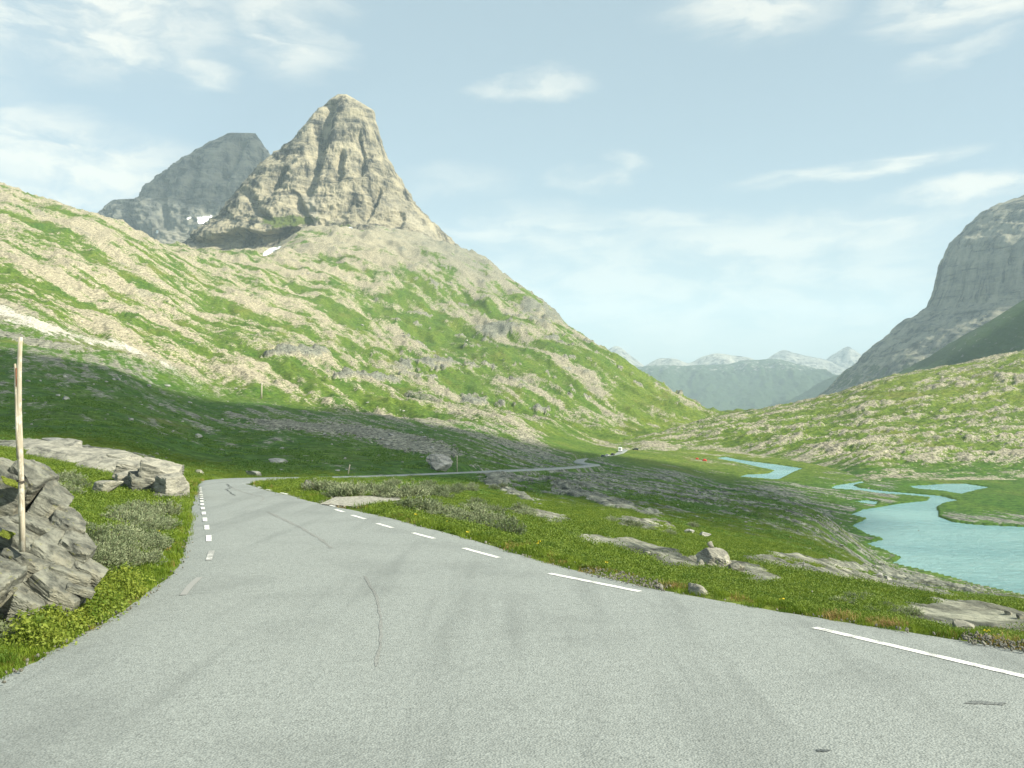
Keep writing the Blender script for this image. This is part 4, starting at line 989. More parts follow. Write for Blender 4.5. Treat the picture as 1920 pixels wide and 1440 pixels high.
# scattered meadow stones, alike
protos = []
for i in range(8):
    V, Fc = rock_data(200+i, (1, 0.9, 0.7), 13, 3, 0.07)
    o = mesh_obj('fieldstone', V, Fc, BOULD_M, None, False, link=False); protos.append(o)
def scatter_stones(n, box, dlim, size, label, group, seed, cond=None):
    rn = random.Random(seed); c = 0; tries = 0
    while c < n and tries < n*30:
        tries += 1
        px = rn.uniform(box[0], box[2]); py = rn.uniform(box[1], box[3])
        p = hit(px, py, 6)
        if not dlim[0] < p.y < dlim[1]: continue
        if p.x > float(road_l(p.y))-1.5 and p.x < float(road_r(p.y))+1.5: continue
        if cond and not cond(px, py): continue
        if p.z < LAKE_Z+0.4: continue
        sz = rn.uniform(*size)*(0.6+0.8*rn.random()**3)*p.y/F
        o = rn.choice(protos).copy(); COL.objects.link(o)
        o.name = 'fieldstone'; o.scale = (sz, sz*rn.uniform(.7, 1.1), sz*rn.uniform(.5, .9)); o.location = p+Vector((0, 0, sz*.2))
        o.rotation_euler = (rn.uniform(-.3, .3), rn.uniform(-.3, .3), rn.uniform(0, 6.3))
        tag(o, label, 'rock', group); c += 1
scatter_stones(90, (20, 700, 820, 895), (60, 460), (2.5, 6), 'one of the small grey stones strewn over the shaded meadow left of the road', 'stones strewn over the shaded meadow', 1)
scatter_stones(110, (940, 890, 1650, 1070), (45, 420), (2.2, 5), 'one of the small grey stones on the streaked slope between road and lake', 'stones on the slope above the lake', 2)
scatter_stones(100, (20, 480, 1250, 790), (450, 2200), (1.4, 3.4), 'one of the pale boulders scattered over the sunlit mountainside', 'boulders on the sunlit mountainside', 3)

# ------------------------------------------------------------------ wooden poles
WOOD_M, t, p = material('weathered_wood')
co = t.node('ShaderNodeTexCoord').outputs['Object']
gn = t.noise(t.mapping(co, scale=(30, 30, 1.6)), 1.0, 8, 0.7)
sp_ = t.noise(t.mapping(co, scale=(8, 8, 5)), 1.0, 6, 0.7)
c = t.mix(t.ramp(gn, 0.3, 0.7), (0.20, 0.17, 0.12), (0.52, 0.47, 0.37)); c = t.mix(t.ramp(sp_, 0.5, 0.6, 0, 0.6), c, (0.62, 0.60, 0.53))
t.put(p.inputs['Base Color'], c); t.put(p.inputs['Normal'], t.bump(gn, 0.5, 0.01))
REDW_M = plain('split_heartwood', (0.26, 0.11, 0.06), 0.8, 0.1, 0.3, 20)
WIRE_M = plain('rusty_wire', (0.07, 0.06, 0.05), 0.5, 0.4, 0.2, 30, 0.7)
def tube(name, pts, rad, mat, parent=None, n=10, cap=True, wob=0.0, seed=1):
    rn = random.Random(seed); vs = []; fs = []
    m = len(pts)
    for i, q in enumerate(pts):
        q = Vector(q); d = (Vector(pts[min(i+1, m-1)])-Vector(pts[max(i-1, 0)])).normalized()
        a = d.orthogonal().normalized() if i == 0 else (a-d*a.dot(d)).normalized(); b_ = d.cross(a)
        rr0 = rad(i/(m-1)) if callable(rad) else rad
        for j in range(n):
            th = 2*PI*j/n; vs.append(q+(a*math.cos(th)+b_*math.sin(th))*rr0*(1+rn.uniform(-wob, wob)))
    for i in range(m-1):
        for j in range(n): fs.append((i*n+j, i*n+(j+1) % n, (i+1)*n+(j+1) % n, (i+1)*n+j))
    if cap: fs.append(tuple(range(n-1, -1, -1))); fs.append(tuple((m-1)*n+j for j in range(n)))
    return mesh_obj(name, vs, fs, mat, parent, True)
Dp = 11.35; kb = Dp/F
pb = at(42, 1022, Dp)
pole = empty('snow_pole', pb, 'tall weathered wooden pole with a split top, bleached grey, rising from the rocky outcrop', 'pole')
def pp_(px, py): return (at(px, py, Dp)-pb)[:]
tube('post', [pp_(42, 1034), pp_(41, 960), pp_(39.5, 900), pp_(37.5, 830), pp_(35.5, 770), pp_(35.8, 700), pp_(37, 660), pp_(38.5, 632)], lambda t_: 0.039-0.014*t_**1.5, WOOD_M, pole, 12, True, 0.06, 2)
tube('splint', [tuple(Vector(pp_(37, 860))+Vector((0, -.02, 0))), tuple(Vector(pp_(35, 820))+Vector((0, -.025, 0))), tuple(Vector(pp_(32.6, 760))+Vector((0, -.02, 0))), tuple(Vector(pp_(30.6, 700))+Vector((0, -.015, 0))), tuple(Vector(pp_(29.8, 682))+Vector((0, -.02, 0)))], lambda t_: 0.026-0.013*t_, WOOD_M, pole, 8, True, 0.05, 3)
tube('splinter', [tuple(Vector(pp_(32.6, 725))+Vector((0, -.03, 0))), tuple(Vector(pp_(32.8, 690))+Vector((0, -.03, 0)))], 0.006, REDW_M, pole, 6)
tube('nail', [pp_(30, 686), pp_(22, 689)], 0.004, WIRE_M, pole, 6)
ring = [Vector(pp_(39.5, 903))+Vector((0.052*math.cos(a), 0.052*math.sin(a), 0.012*math.sin(a*2))) for a in np.linspace(0, 2*PI, 25)]
tube('wire_tie', ring, 0.005, WIRE_M, pole, 6, False)
ring = [v+Vector((0, 0, 0.018)) for v in ring]; tube('wire_tie', ring, 0.005, WIRE_M, pole, 6, False)
def stake(px, py0, py1, pxt, label, D=None, thick=0.05):
    b_ = hit(px, py0) if D is None else Vector(((px-CX)/F*D, D, gz(px, D)))
    top = at(pxt, py1, b_.y)-b_
    s_ = empty('snow_stake', b_, label, 'stake', 'snow stakes along the road')
    tube('post', [(0, 0, -0.3), tuple(top*0.5), tuple(top)], lambda q: thick*(1-0.3*q), WOOD_M, s_, 8)
    tube('reflector_band', [tuple(top*0.86), tuple(top*0.92)], thick*0.9, plain('reflector_band', (0.62, 0.58, 0.5), 0.5), s_, 8)
stake(857, 884, 853, 857, 'slender upright snow stake beside the far road at the crag', thick=0.11)
stake(652, 889, 871, 656, 'leaning snow stake in the meadow behind the far road', thick=0.09)
stake(339, 917, 887, 339.5, 'thin snow stake beside the broken end of the rock ledge', D=40.5, thick=0.032)
stake(490, 747, 717, 491, 'brown post standing alone at the foot of the sunlit mountainside', thick=0.55)

# ------------------------------------------------------------------ willow scrub
def leaf_material(name, c1, c2, trans=0.3):
    m, t, p = material(name)
    oi = t.node('ShaderNodeObjectInfo').outputs['Random']
    pos = t.node('ShaderNodeNewGeometry').outputs['Position']
    n = t.noise(pos, 3.0, 4, 0.6)
    f = t.math('ADD', t.math('MULTIPLY', n, 0.9), t.math('MULTIPLY', oi, 0.35))
    c = t.mix(t.ramp(f, 0.3, 0.95), c1, c2)
    t.put(p.inputs['Base Color'], c); p.inputs['Roughness'].default_value = 0.6; p.inputs['Specular IOR Level'].default_value = 0.25
    tr = t.node('ShaderNodeBsdfTranslucent'); t.put(tr.inputs[0], c)
    mx = t.node('ShaderNodeMixShader'); mx.inputs[0].default_value = trans
    out = [q for q in t.n if q.type == 'OUTPUT_MATERIAL'][0]
    t.l.new(p.outputs[0], mx.inputs[1]); t.l.new(tr.outputs[0], mx.inputs[2]); t.l.new(mx.outputs[0], out.inputs[0])
    return m
WILLOW_M = leaf_material('willow_leaves', (0.115, 0.155, 0.070), (0.31, 0.345, 0.205), 0.3)
STEM_M = plain('willow_stem', (0.12, 0.09, 0.06), 0.8, 0.1)
def quads_mesh(name, C, A, B, mat):
    """C centres, A/B half axes -> one mesh of leaf quads"""
    n = len(C); V = np.stack([C-A, C-B*0.9, C+A, C+B*0.9], 1).reshape(-1, 3)
    me = bpy.data.meshes.new(name)
    me.vertices.add(4*n); me.vertices.foreach_set('co', V.ravel().astype(np.float32))
    me.loops.add(4*n); me.loops.foreach_set('vertex_index', np.arange(4*n, dtype=np.int32))
    me.polygons.add(n); me.polygons.foreach_set('loop_start', (np.arange(n)*4).astype(np.int32)); me.update(calc_edges=True)
    me.materials.append(mat); return me
def willow_data(seed, n=2600):
    rn = np.random.default_rng(seed)
    ns_ = 85; nl = n//ns_; n = ns_*nl
    az_ = rn.uniform(0, 2*PI, ns_); out_ = rn.uniform(.05, 1.0, ns_)**.7; hh = (0.42+.38*rn.random(ns_))*(1.05-.45*out_**2)
    lob = np.stack([np.cos(az_)*out_*.85, np.sin(az_)*out_*.85, hh], -1)
    tt = rn.uniform(.30, 1.0, (ns_, nl))**.8
    C = np.stack([lob[:, None, 0]*tt**.8, lob[:, None, 1]*tt**.8, lob[:, None, 2]*tt**1.25], -1).reshape(-1, 3)+rn.normal(size=(n, 3))*.035
    C[:, 2] = np.abs(C[:, 2])
    d = np.repeat(lob, nl, 0); d /= np.linalg.norm(d, axis=1)[:, None]
    a = d*0.9+np.array([0, 0, .4])+rn.normal(size=(n, 3))*.6; a /= np.linalg.norm(a, axis=1)[:, None]
    b_ = np.cross(a, rn.normal(size=(n, 3))); b_ /= np.linalg.norm(b_, axis=1)[:, None]
    L = rn.uniform(.028, .06, n)[:, None]
    me = quads_mesh('foliage', C, a*L, b_*L*.42, WILLOW_M)
    vs, fs = [], []
    for i in range(0, 40):
        tip = Vector(lob[i]); m0 = Vector((tip.x*.55, tip.y*.55, tip.z*.42)); q = [Vector((0, 0, -.15)), m0, tip]
        for u_ in range(2):
            o0 = len(vs); dd = (q[u_+1]-q[u_]).normalized(); s1 = dd.orthogonal(); s2 = dd.cross(s1)
            for pt, r0 in ((q[u_], .010-.003*u_), (q[u_+1], .007-.004*u_)):
                for j in range(4): vs.append(pt+(s1*math.cos(j*PI/2)+s2*math.sin(j*PI/2))*r0)
            for j in range(4): fs.append((o0+j, o0+(j+1) % 4, o0+4+(j+1) % 4, o0+4+j))
    sm = bpy.data.meshes.new('stems'); sm.from_pydata([tuple(v) for v in vs], [], fs); sm.materials.append(STEM_M)
    return me, sm
WILLOWS = [willow_data(400+i) for i in range(5)]
nsh = 0
def shrub(x, y, sc, label, group=None, zsc=1.0):
    global nsh
    fm, sm = WILLOWS[nsh % 5]; nsh += 1
    e = empty('willow_shrub', (x, y, gxy(x, y)-0.03), label, 'shrub', group, random.uniform(0, 6.3)); e.scale = (sc, sc, sc*zsc)
    for nm, me in (('foliage', fm), ('stems', sm)):
        o = bpy.data.objects.new(nm, me); COL.objects.link(o); o.parent = e
def shrubs_in(n, box, size, label, group, seed, dmax=120, tilt=0.0, dmin=5):
    rn = random.Random(seed); c = 0; tr = 0
    while c < n and tr < n*40:
        tr += 1
        px, py = rn.uniform(box[0], box[2]), rn.uniform(box[1], box[3])
        py += (px-(box[0]+box[2])/2)*tilt
        p = hit(px, py, dmin)
        if p.y > dmax: continue
        sz = rn.uniform(*size)
        if p.x > float(road_l(p.y))-0.15-0.8*sz and p.x < float(road_r(p.y))+0.15+0.8*sz: continue
        shrub(p.x, p.y, sz, label, group, rn.uniform(.7, 1.1)); c += 1
shrubs_in(52, (150, 1000, 350, 1070), (0.34, 0.55), 'grey green willow shrub in the dense thicket between outcrop and road', 'willow thicket left of the road', 1, tilt=-0.10)
shrubs_in(34, (215, 962, 356, 1000), (0.42, 0.66), 'grey green willow shrub in the upper thicket below the ledge cliff', 'willow thicket below the ledge', 2)
shrubs_in(6, (75, 905, 160, 935), (0.45, 0.8), 'grey willow shrub in the sunny grass left of the flat pale stone', 'willows in the sunny grass', 3)
shrubs_in(34, (580, 921, 850, 938), (0.55, 0.95), 'willow shrub in the long hedge like thicket behind the gravel turnout', 'willow thicket behind the gravel turnout', 4)
shrubs_in(20, (760, 968, 960, 1012), (0.45, 0.8), 'pale willow shrub in the clump along the right road edge', 'willow clump along the right road edge', 5, tilt=0.2)
shrubs_in(8, (880, 945, 1010, 975), (0.5, 0.8), 'willow shrub scattered in bright turf above the first bare slab', 'willows above the first bare slab', 6, tilt=0.1)
shrubs_in(12, (720, 908, 980, 924), (0.7, 1.2), 'dark willow shrub on the slope just below the far road', 'willows below the far road', 7)
shrubs_in(18, (-20, 1110, 190, 1200), (0.22, 0.42), 'small willow sprig in the grass at the foot of the outcrop', 'willow sprigs at the outcrop', 8)
shrubs_in(9, (1580, 1130, 1760, 1165), (0.2, 0.4), 'small pale willow sprig along the right road edge', 'willow sprigs along the right road edge', 9, tilt=0.15)
shrubs_in(6, (1050, 975, 1300, 1000), (0.4, 0.7), 'low willow shrub in the green hollow beyond the slabs', 'willows in the green hollow', 10, tilt=0.1)

# ------------------------------------------------------------------ grass and low ground cover (stuff, instanced)
def tuft_data(name, seed, n, h, spread, lean, wd, mat):
    rn = np.random.default_rng(seed)
    ang = rn.uniform(0, 2*PI, n); r0 = spread*np.sqrt(rn.uniform(0, 1, n))
    bx, by = r0*np.cos(ang), r0*np.sin(ang)
    la = rn.uniform(0, 2*PI, n); hh = h*rn.uniform(.45, 1.1, n); le = lean*rn.uniform(.2, 1.2, n)*hh
    tx, ty = bx+le*np.cos(la), by+le*np.sin(la)
    wa = la+PI/2+rn.uniform(-.6, .6, n); wx, wy = wd*np.cos(wa), wd*np.sin(wa)
    z0 = np.full(n, -0.02); mx_, my_ = bx+(tx-bx)*.38, by+(ty-by)*.38
    V = np.stack([np.stack([bx-wx, by-wy, z0], -1), np.stack([bx+wx, by+wy, z0], -1), np.stack([mx_+wx*.8, my_+wy*.8, hh*.62], -1), np.stack([mx_-wx*.8, my_-wy*.8, hh*.62], -1), np.stack([tx, ty, hh], -1)], 1).reshape(-1, 3)
    fs = []
    for i in range(n): a = 5*i; fs += [(a, a+1, a+2, a+3), (a+3, a+2, a+4)]
    me = bpy.data.meshes.new(name); me.from_pydata([tuple(v) for v in V], [], fs); me.materials.append(mat)
    return bpy.data.objects.new(name, me)
GRASS_M = leaf_material('fresh_grass', (0.070, 0.138, 0.010), (0.225, 0.300, 0.030), 0.4)
DRY_M = leaf_material('dry_grass', (0.19, 0.15, 0.04), (0.34, 0.25, 0.08), 0.3)
REDG_M = leaf_material('reddish_grass', (0.30, 0.20, 0.075), (0.44, 0.32, 0.13), 0.3)
COVER_M = leaf_material('crowberry_leaves', (0.066, 0.128, 0.014), (0.205, 0.270, 0.038), 0.35)
def cover_data(name, seed, n, h, spread, mat, leaf=0.018):
    rn = np.random.default_rng(seed)
    C = np.stack([rn.normal(size=n)*spread*.5, rn.normal(size=n)*spread*.5, np.abs(rn.uniform(0, h, n))], -1)
    C[:, 2] *= np.exp(-(C[:, 0]**2+C[:, 1]**2)/(spread**2))
    a = rn.normal(size=(n, 3))+np.array([0, 0, .9]); a /= np.linalg.norm(a, axis=1)[:, None]
    b_ = np.cross(a, rn.normal(size=(n, 3))); b_ /= np.linalg.norm(b_, axis=1)[:, None]
    L = leaf*rn.uniform(.7, 1.5, n)[:, None]
    return bpy.data.objects.new(name, quads_mesh(name, C, a*L, b_*L*.6, mat))
def scatter(name, src, pts, rots, scls):
    me = bpy.data.meshes.new(name); me.vertices.add(len(pts)); me.vertices.foreach_set('co', np.asarray(pts, np.float32).ravel())
    a = me.attributes.new('rot', 'FLOAT_VECTOR', 'POINT'); a.data.foreach_set('vector', np.asarray(rots, np.float32).ravel())
    a = me.attributes.new('scl', 'FLOAT', 'POINT'); a.data.foreach_set('value', np.asarray(scls, np.float32))
    o = bpy.data.objects.new(name, me); COL.objects.link(o)
    g = bpy.data.node_groups.new(name+'_scatter', 'GeometryNodeTree')
    g.interface.new_socket('Geometry', in_out='INPUT', socket_type='NodeSocketGeometry'); g.interface.new_socket('Geometry', in_out='OUTPUT', socket_type='NodeSocketGeometry')
    gi = g.nodes.new('NodeGroupInput'); go = g.nodes.new('NodeGroupOutput'); ip = g.nodes.new('GeometryNodeInstanceOnPoints'); ob = g.nodes.new('GeometryNodeObjectInfo')
    ob.inputs['Object'].default_value = src; ob.inputs['As Instance'].default_value = True
    r_ = g.nodes.new('GeometryNodeInputNamedAttribute'); r_.data_type = 'FLOAT_VECTOR'; r_.inputs[0].default_value = 'rot'
    s_ = g.nodes.new('GeometryNodeInputNamedAttribute'); s_.data_type = 'FLOAT'; s_.inputs[0].default_value = 'scl'
    g.links.new(gi.outputs[0], ip.inputs['Points']); g.links.new(ob.outputs['Geometry'], ip.inputs['Instance'])
    g.links.new(r_.outputs[0], ip.inputs['Rotation']); g.links.new(s_.outputs[0], ip.inputs['Scale']); g.links.new(ip.outputs[0], go.inputs[0])
    md = o.modifiers.new('scatter', 'NODES'); md.node_group = g
    return o
# candidate points spread evenly as seen: bearing uniform, distance from the rows on screen
def candidates(n, d0, d1, px0=-160, px1=2080, seed=1):
    rn = np.random.default_rng(seed)
    px = rn.uniform(px0, px1, n); D = np.exp(rn.uniform(math.log(d0), math.log(d1), n))
    i = np.clip(np.searchsorted(PXS, px), 0, len(PXS)-1); j = np.clip(np.searchsorted(DS, D), 0, len(DS)-1)
    return px, D, i, j, rn
def cover_points(n, d0, d1, seed, keep):
    px, D, i, j, rn = candidates(n, d0, d1, seed=seed)
    x = (px-CX)/F*D
    ok = keep(px, D, i, j, x)
    px, D, i, j, x = px[ok], D[ok], i[ok], j[ok], x[ok]
    z = np.array([gz(a, b) for a, b in zip(px, D)])
    m = len(px)
    return np.stack([x, D, z], -1), np.stack([rn.uniform(-.2, .2, m), rn.uniform(-.2, .2, m), rn.uniform(0, 6.28, m)], -1), rn, off[i, j], D
notroad = lambda px, D, i, j, x: (off[i, j] > 0.06) & (shoulder[i, j] < 0.4) & (slab[i, j] < 0.35) & (pale[i, j] < 0.5)
pts, rots, rn, of, D_ = cover_points(26000, 7.2, 75, 1, notroad)
sc_ = (0.55+0.5*rn.random(len(pts)))*np.clip(D_/16, 0.75, 1.6)*(0.75+0.35*np.exp(-of/1.0))
tag(scatter('grass', tuft_data('grass_tuft', 1, 80, 0.115, 0.17, 0.7, 0.004, GRASS_M), pts, rots, sc_), 'green grass along the verges and in the meadow', 'grass', kind='stuff')
pts, rots, rn, of, D_ = cover_points(52000, 8, 110, 2, lambda px, D, i, j, x: notroad(px, D, i, j, x) & (off[i, j] > 0.5) & (fbm2(x/1.3, D/1.6, 3, .6, 5) > -0.16))
sc_ = (0.6+0.7*rn.random(len(pts)))*np.clip(D_/16, 0.8, 1.7)
tag(scatter('ground_cover', cover_data('cover_clump', 3, 210, 0.10, 0.28, COVER_M, 0.012), pts, rots, sc_), 'leafy low shrubs and herbs covering the ground beside the road', 'ground cover', kind='stuff')
pts, rots, rn, of, D_ = cover_points(9000, 7.2, 50, 3, lambda px, D, i, j, x: (off[i, j] > 0.02) & (off[i, j] < 0.9) & (fbm2(x/1.1, D/1.4, 3, .6, 9) > 0.12))
tag(scatter('dry_grass', tuft_data('dry_tuft', 5, 50, 0.09, 0.13, 0.8, 0.0035, DRY_M), pts, rots, (0.5+0.6*rn.random(len(pts)))*np.clip(D_/16, 0.8, 2)), 'straw coloured grass fringing the asphalt', 'dry grass', kind='stuff')
hp = [hit(random.uniform(40, 250), random.uniform(1085, 1215), 6) for _ in range(420)]
hp = [q for q in hp if q.x < float(road_l(q.y))-0.15]
HERB_M = leaf_material('verge_herbs', (0.095, 0.165, 0.018), (0.285, 0.330, 0.050), 0.4)
tag(scatter('herbs', cover_data('herb_clump', 8, 190, 0.30, 0.22, HERB_M, 0.019), [q[:] for q in hp], [(random.uniform(-.2, .2), random.uniform(-.2, .2), random.uniform(0, 6.3)) for _ in hp], [random.uniform(.6, 1.2) for _ in hp]), 'lush leafy herbs at the foot of the rock outcrop', 'herbs', kind='stuff')
FELL_M = leaf_material('fell_heather', (0.062, 0.145, 0.020), (0.185, 0.290, 0.060), 0.35)
pts, rots, rn, of, D_ = cover_points(30000, 60, 420, 22, lambda px, D, i, j, x: (off[i, j] > 3.0) & (fbm2(x/9, D/22, 4, .6, 99) > 0.06) & (ROCKA[i, j] < 0.42) & (pale[i, j] < 0.3) & (wat[i, j] > 4) & (Z[i, j] > LAKE_Z+0.6))
sc_ = (0.5+0.8*rn.random(len(pts))**2)*np.clip(D_/48, 1.2, 4.2)
tag(scatter('heath', cover_data('heath_clump', 4, 70, 0.16, 0.30, FELL_M, 0.03), pts, rots, sc_), 'tussocks of low heath covering the slopes', 'heath', kind='stuff')
def clump(px, py, n, w_, h_, seed):
    r0 = random.Random(seed); P_, R_, S__ = [], [], []
    for i in range(n):
        q = hit(px+r0.gauss(0, w_), py+r0.gauss(0, h_), 6)
        if float(road_l(q.y)) < q.x < float(road_r(q.y))+.05: continue
        P_.append(q[:]); R_.append((0, 0, r0.uniform(0, 6))); S__.append(r0.uniform(.6, 1.1))
    return P_, R_, S__
A_ = [clump(1666, 1168, 50, 20, 3, 1), clump(1588, 1155, 25, 18, 2, 2), clump(1275, 1100, 25, 12, 2, 3), clump(800, 975, 40, 30, 4, 4), clump(1870, 1192, 22, 22, 4, 5)]
tag(scatter('red_grass', tuft_data('red_tuft', 6, 40, 0.075, 0.15, 0.9, 0.003, REDG_M), sum([a[0] for a in A_], []), sum([a[1] for a in A_], []), sum([a[2] for a in A_], [])), 'rust red withered grass tufts at the right road edge', 'withered grass', kind='stuff')
# gravel on the shoulders and the turn-off
V, Fc = rock_data(900, (1, .8, .6), 8, 1, 0.05)
peb = mesh_obj('pebble', V, Fc, PALE_M, link=False)
px, D, i, j, rn = candidates(130000, 7.5, 42, seed=9)
ok = (np.maximum(shoulder, 1.0*(lay_d < 0.3))[i, j]+0.11*rn.normal(size=len(i)) > 0.45) & (off[i, j] > -0.22) | ((np.abs(off[i, j]+0.06) < 0.10) & (rn.random(len(i)) > 0.88)); px, D = px[ok], D[ok]; x = (px-CX)/F*D
z = np.array([gz(a, b) for a, b in zip(px, D)])
tag(scatter('gravel', peb, np.stack([x, D, np.maximum(z, zr(D)-0.012)+0.008], -1), rn.uniform(0, 6, (len(x), 3)), rn.uniform(.010, .034, len(x))*np.where(rn.random(len(x)) > .97, 2.2, 1)), 'pale gravel spilled along the right road edge', 'gravel', kind='stuff')
# yellow flowers
FLO_M = plain('yellow_petals', (0.72, 0.55, 0.03), 0.6, 0.2)
pts, rots, rn, of, D_ = cover_points(500, 7.5, 26, 12, lambda px, D, i, j, x: (off[i, j] > 0.05) & (off[i, j] < 1.6) & (fbm2(x/1.0, D/1.2, 2, .6, 19) > 0.15))
pts[:, 2] += 0.13
tag(scatter('flowers', cover_data('flower_head', 7, 12, 0.03, 0.05, FLO_M, 0.012), pts, rots, 0.7+0.6*rn.random(len(pts))), 'small yellow flowers in the verge', 'flowers', kind='stuff')

# ------------------------------------------------------------------ far cars and tents
GLASS_M = plain('car_glass', (0.02, 0.025, 0.03), 0.08, 0.6); TYRE_M = plain('tyre_rubber', (0.02, 0.02, 0.02), 0.8)
def prism(name, prof, w_, mat, parent, x0=0.0, inset=0.0):
    """side profile (y, z) extruded to width w_"""
    n = len(prof); vs = []
    zmax = max(z for _, z in prof); zmin = min(z for _, z in prof)
    for sg in (-1, 1):
        for y, z in prof: vs.append((x0+sg*(w_/2-inset*max(0, (z-zmin)/(zmax-zmin))), y, z))
    fs = [tuple(range(n-1, -1, -1)), tuple(range(n, 2*n))]+[(i, (i+1) % n, n+(i+1) % n, n+i) for i in range(n)]
    return mesh_obj(name, vs, fs, mat, parent)
def car(loc, rz, label, mat, van=False):
    e = empty('parked_car' if not van else 'camper_van', loc, label, 'car' if not van else 'camper van', 'vehicles parked by the far road', rz)
    L = 4.4 if not van else 6.6
    if not van:
        prism('body', [(-2.2, .35), (2.2, .35), (2.2, .75), (2.05, .95), (.95, 1.02), (-1.9, 1.05), (-2.2, .9)], 1.78, mat, e)
        prism('cabin', [(-1.85, 1.04), (.95, 1.02), (.25, 1.48), (-1.35, 1.5)], 1.6, mat, e, inset=.12)
        for sg in (-1, 1): mesh_obj('side_window', [(sg*.82, -1.55, 1.08), (sg*.82, .65, 1.08), (sg*.73, .12, 1.42), (sg*.73, -1.25, 1.42)], [(0, 1, 2, 3)], GLASS_M, e)
        mesh_obj('windscreen', [(-.72, .97, 1.05), (.72, .97, 1.05), (.64, .33, 1.46), (-.64, .33, 1.46)], [(0, 1, 2, 3)], GLASS_M, e)
        mesh_obj('rear_window', [(-.68, -1.85, 1.1), (.68, -1.85, 1.1), (.62, -1.42, 1.46), (-.62, -1.42, 1.46)], [(0, 1, 2, 3)], GLASS_M, e)
    else:
        prism('body', [(-3.2, .4), (3.2, .4), (3.3, .95), (2.5, 1.25), (1.9, 1.95), (2.3, 2.35), (2.0, 2.95), (-3.2, 3.0)], 2.25, mat, e)
        mesh_obj('windscreen', [(-.95, 2.53, 1.27), (.95, 2.53, 1.27), (.9, 1.95, 1.93), (-.9, 1.95, 1.93)], [(0, 1, 2, 3)], GLASS_M, e)
        for sg in (-1, 1):
            mesh_obj('side_window', [(sg*1.135, -2.2, 1.6), (sg*1.135, -.9, 1.6), (sg*1.135, -.9, 2.2), (sg*1.135, -2.2, 2.2)], [(0, 1, 2, 3)], GLASS_M, e)
        mesh_obj('rear_window', [(-.7, -3.21, 1.6), (.7, -3.21, 1.6), (.7, -3.21, 2.3), (-.7, -3.21, 2.3)], [(0, 1, 2, 3)], GLASS_M, e)
    for sg in (-1, 1):
        for yy_ in (-1.35, 1.35):
            f_ = 1 if not van else 1.45
            tube('wheel', [(sg*.72*(1.2 if van else 1), yy_*f_, .33), (sg*.92*(1.2 if van else 1), yy_*f_, .33)], .33, TYRE_M, e, 14)
dark = plain('dark_blue_paint', (0.03, 0.04, 0.06), 0.3, 0.5); blk = plain('black_paint', (0.025, 0.025, 0.028), 0.3, 0.5); silv = plain('silver_paint', (0.5, 0.5, 0.5), 0.3, 0.5); wht = plain('white_paint', (0.8, 0.8, 0.78), 0.4, 0.4)
def on_road(D, lat): x = (float(road_l(D))+float(road_r(D)))/2+lat; return Vector((x, D, max(float(zr(D)), gxy(x, D))+.01))
car(on_road(545, 0.6), -0.35, 'dark car first in the short line on the far road', dark)
car(on_road(562, 0.2), -0.35, 'pale silver car between the two dark cars on the far road', silv)
car(on_road(580, 0.4), -0.35, 'black car last in the short line on the far road', blk)
car(on_road(628, -1.2), -0.22, 'white camper van parked at the end of the far road', wht, True)
car(on_road(640, 8.5), 1.2, 'dark car parked to the right of the white camper van', blk)
def tent(px, py, sc_, label):
    b_ = hit(px, py, 300); e = empty('tent', b_, label, 'tent', 'red tents on the river flat'); e.scale = (sc_,)*3
    vs, fs = [], []
    n = 9
    for i in range(n):
        a = PI*i/(n-1)
        for yy_, k_ in ((-1.5, .75), (-.6, 1), (.6, 1), (1.5, .75)): vs.append((1.2*k_*math.cos(a), yy_, 1.15*k_*math.sin(a)))
    for i in range(n-1):
        for j in range(3): fs.append((i*4+j, (i+1)*4+j, (i+1)*4+j+1, i*4+j+1))
    fs.append(tuple(i*4 for i in range(n))); fs.append(tuple(i*4+3 for i in range(n-1, -1, -1)))
    mesh_obj('canopy', vs, fs, plain('red_tent_cloth', (0.55, 0.05, 0.03), 0.7), e)
    mesh_obj('door_flap', [(-.45, -1.52, .02), (.45, -1.52, .02), (.25, -1.52, .7), (-.25, -1.52, .7)], [(0, 1, 2, 3)], plain('tent_door', (0.25, 0.03, 0.03), 0.7), e)
tent(1321, 864, 1.1, 'larger bright red tent on the river flat beside the pale water')
tent(1307, 861, 0.8, 'smaller red tent left of the larger one on the river flat')

# ------------------------------------------------------------------ snow patches on the mountains
bpy.context.view_layer.update()
SNOW_M = plain('old_snow', (0.82, 0.84, 0.85), 0.6, 0.2, 0.05, 0.05)
def snow(target, poly, label, lift=3.0):
    xs = [a for a, _ in poly]; ys = [b for _, b in poly]
    n = 26; idx = {}; vs = []; fs = []
    gx_ = np.linspace(min(xs), max(xs), n); gy_ = np.linspace(min(ys), max(ys), n)
    sd_ = poly_sdf(poly, *np.meshgrid(gx_, gy_, indexing='ij'))
    for i in range(n):
        for j in range(n):
            if sd_[i, j] < 0.4+0.7*random.random():
                d = Vector(((gx_[i]-CX)/F, 1, -(gy_[j]-HZ)/F)).normalized()
                ok, loc, nrm, _ = target.ray_cast(Vector((0, 0, 0)), d)
                if ok: idx[i, j] = len(vs); vs.append(loc-d*lift+Vector((0, 0, lift*.2)))
    for i in range(n-1):
        for j in range(n-1):
            q = [(i, j), (i, j+1), (i+1, j+1), (i+1, j)]
            if all(a in idx for a in q) and max((vs[idx[a]]-vs[idx[b]]).length for a in q for b in q) < 160: fs.append(tuple(idx[a] for a in q))
    if fs: tag(mesh_obj('snow_patch', vs, fs, SNOW_M, smooth=True), label, 'snow patch', 'snow patches on the peaks')
pk = bpy.data.objects['peak']; bp = bpy.data.objects['back_peak']
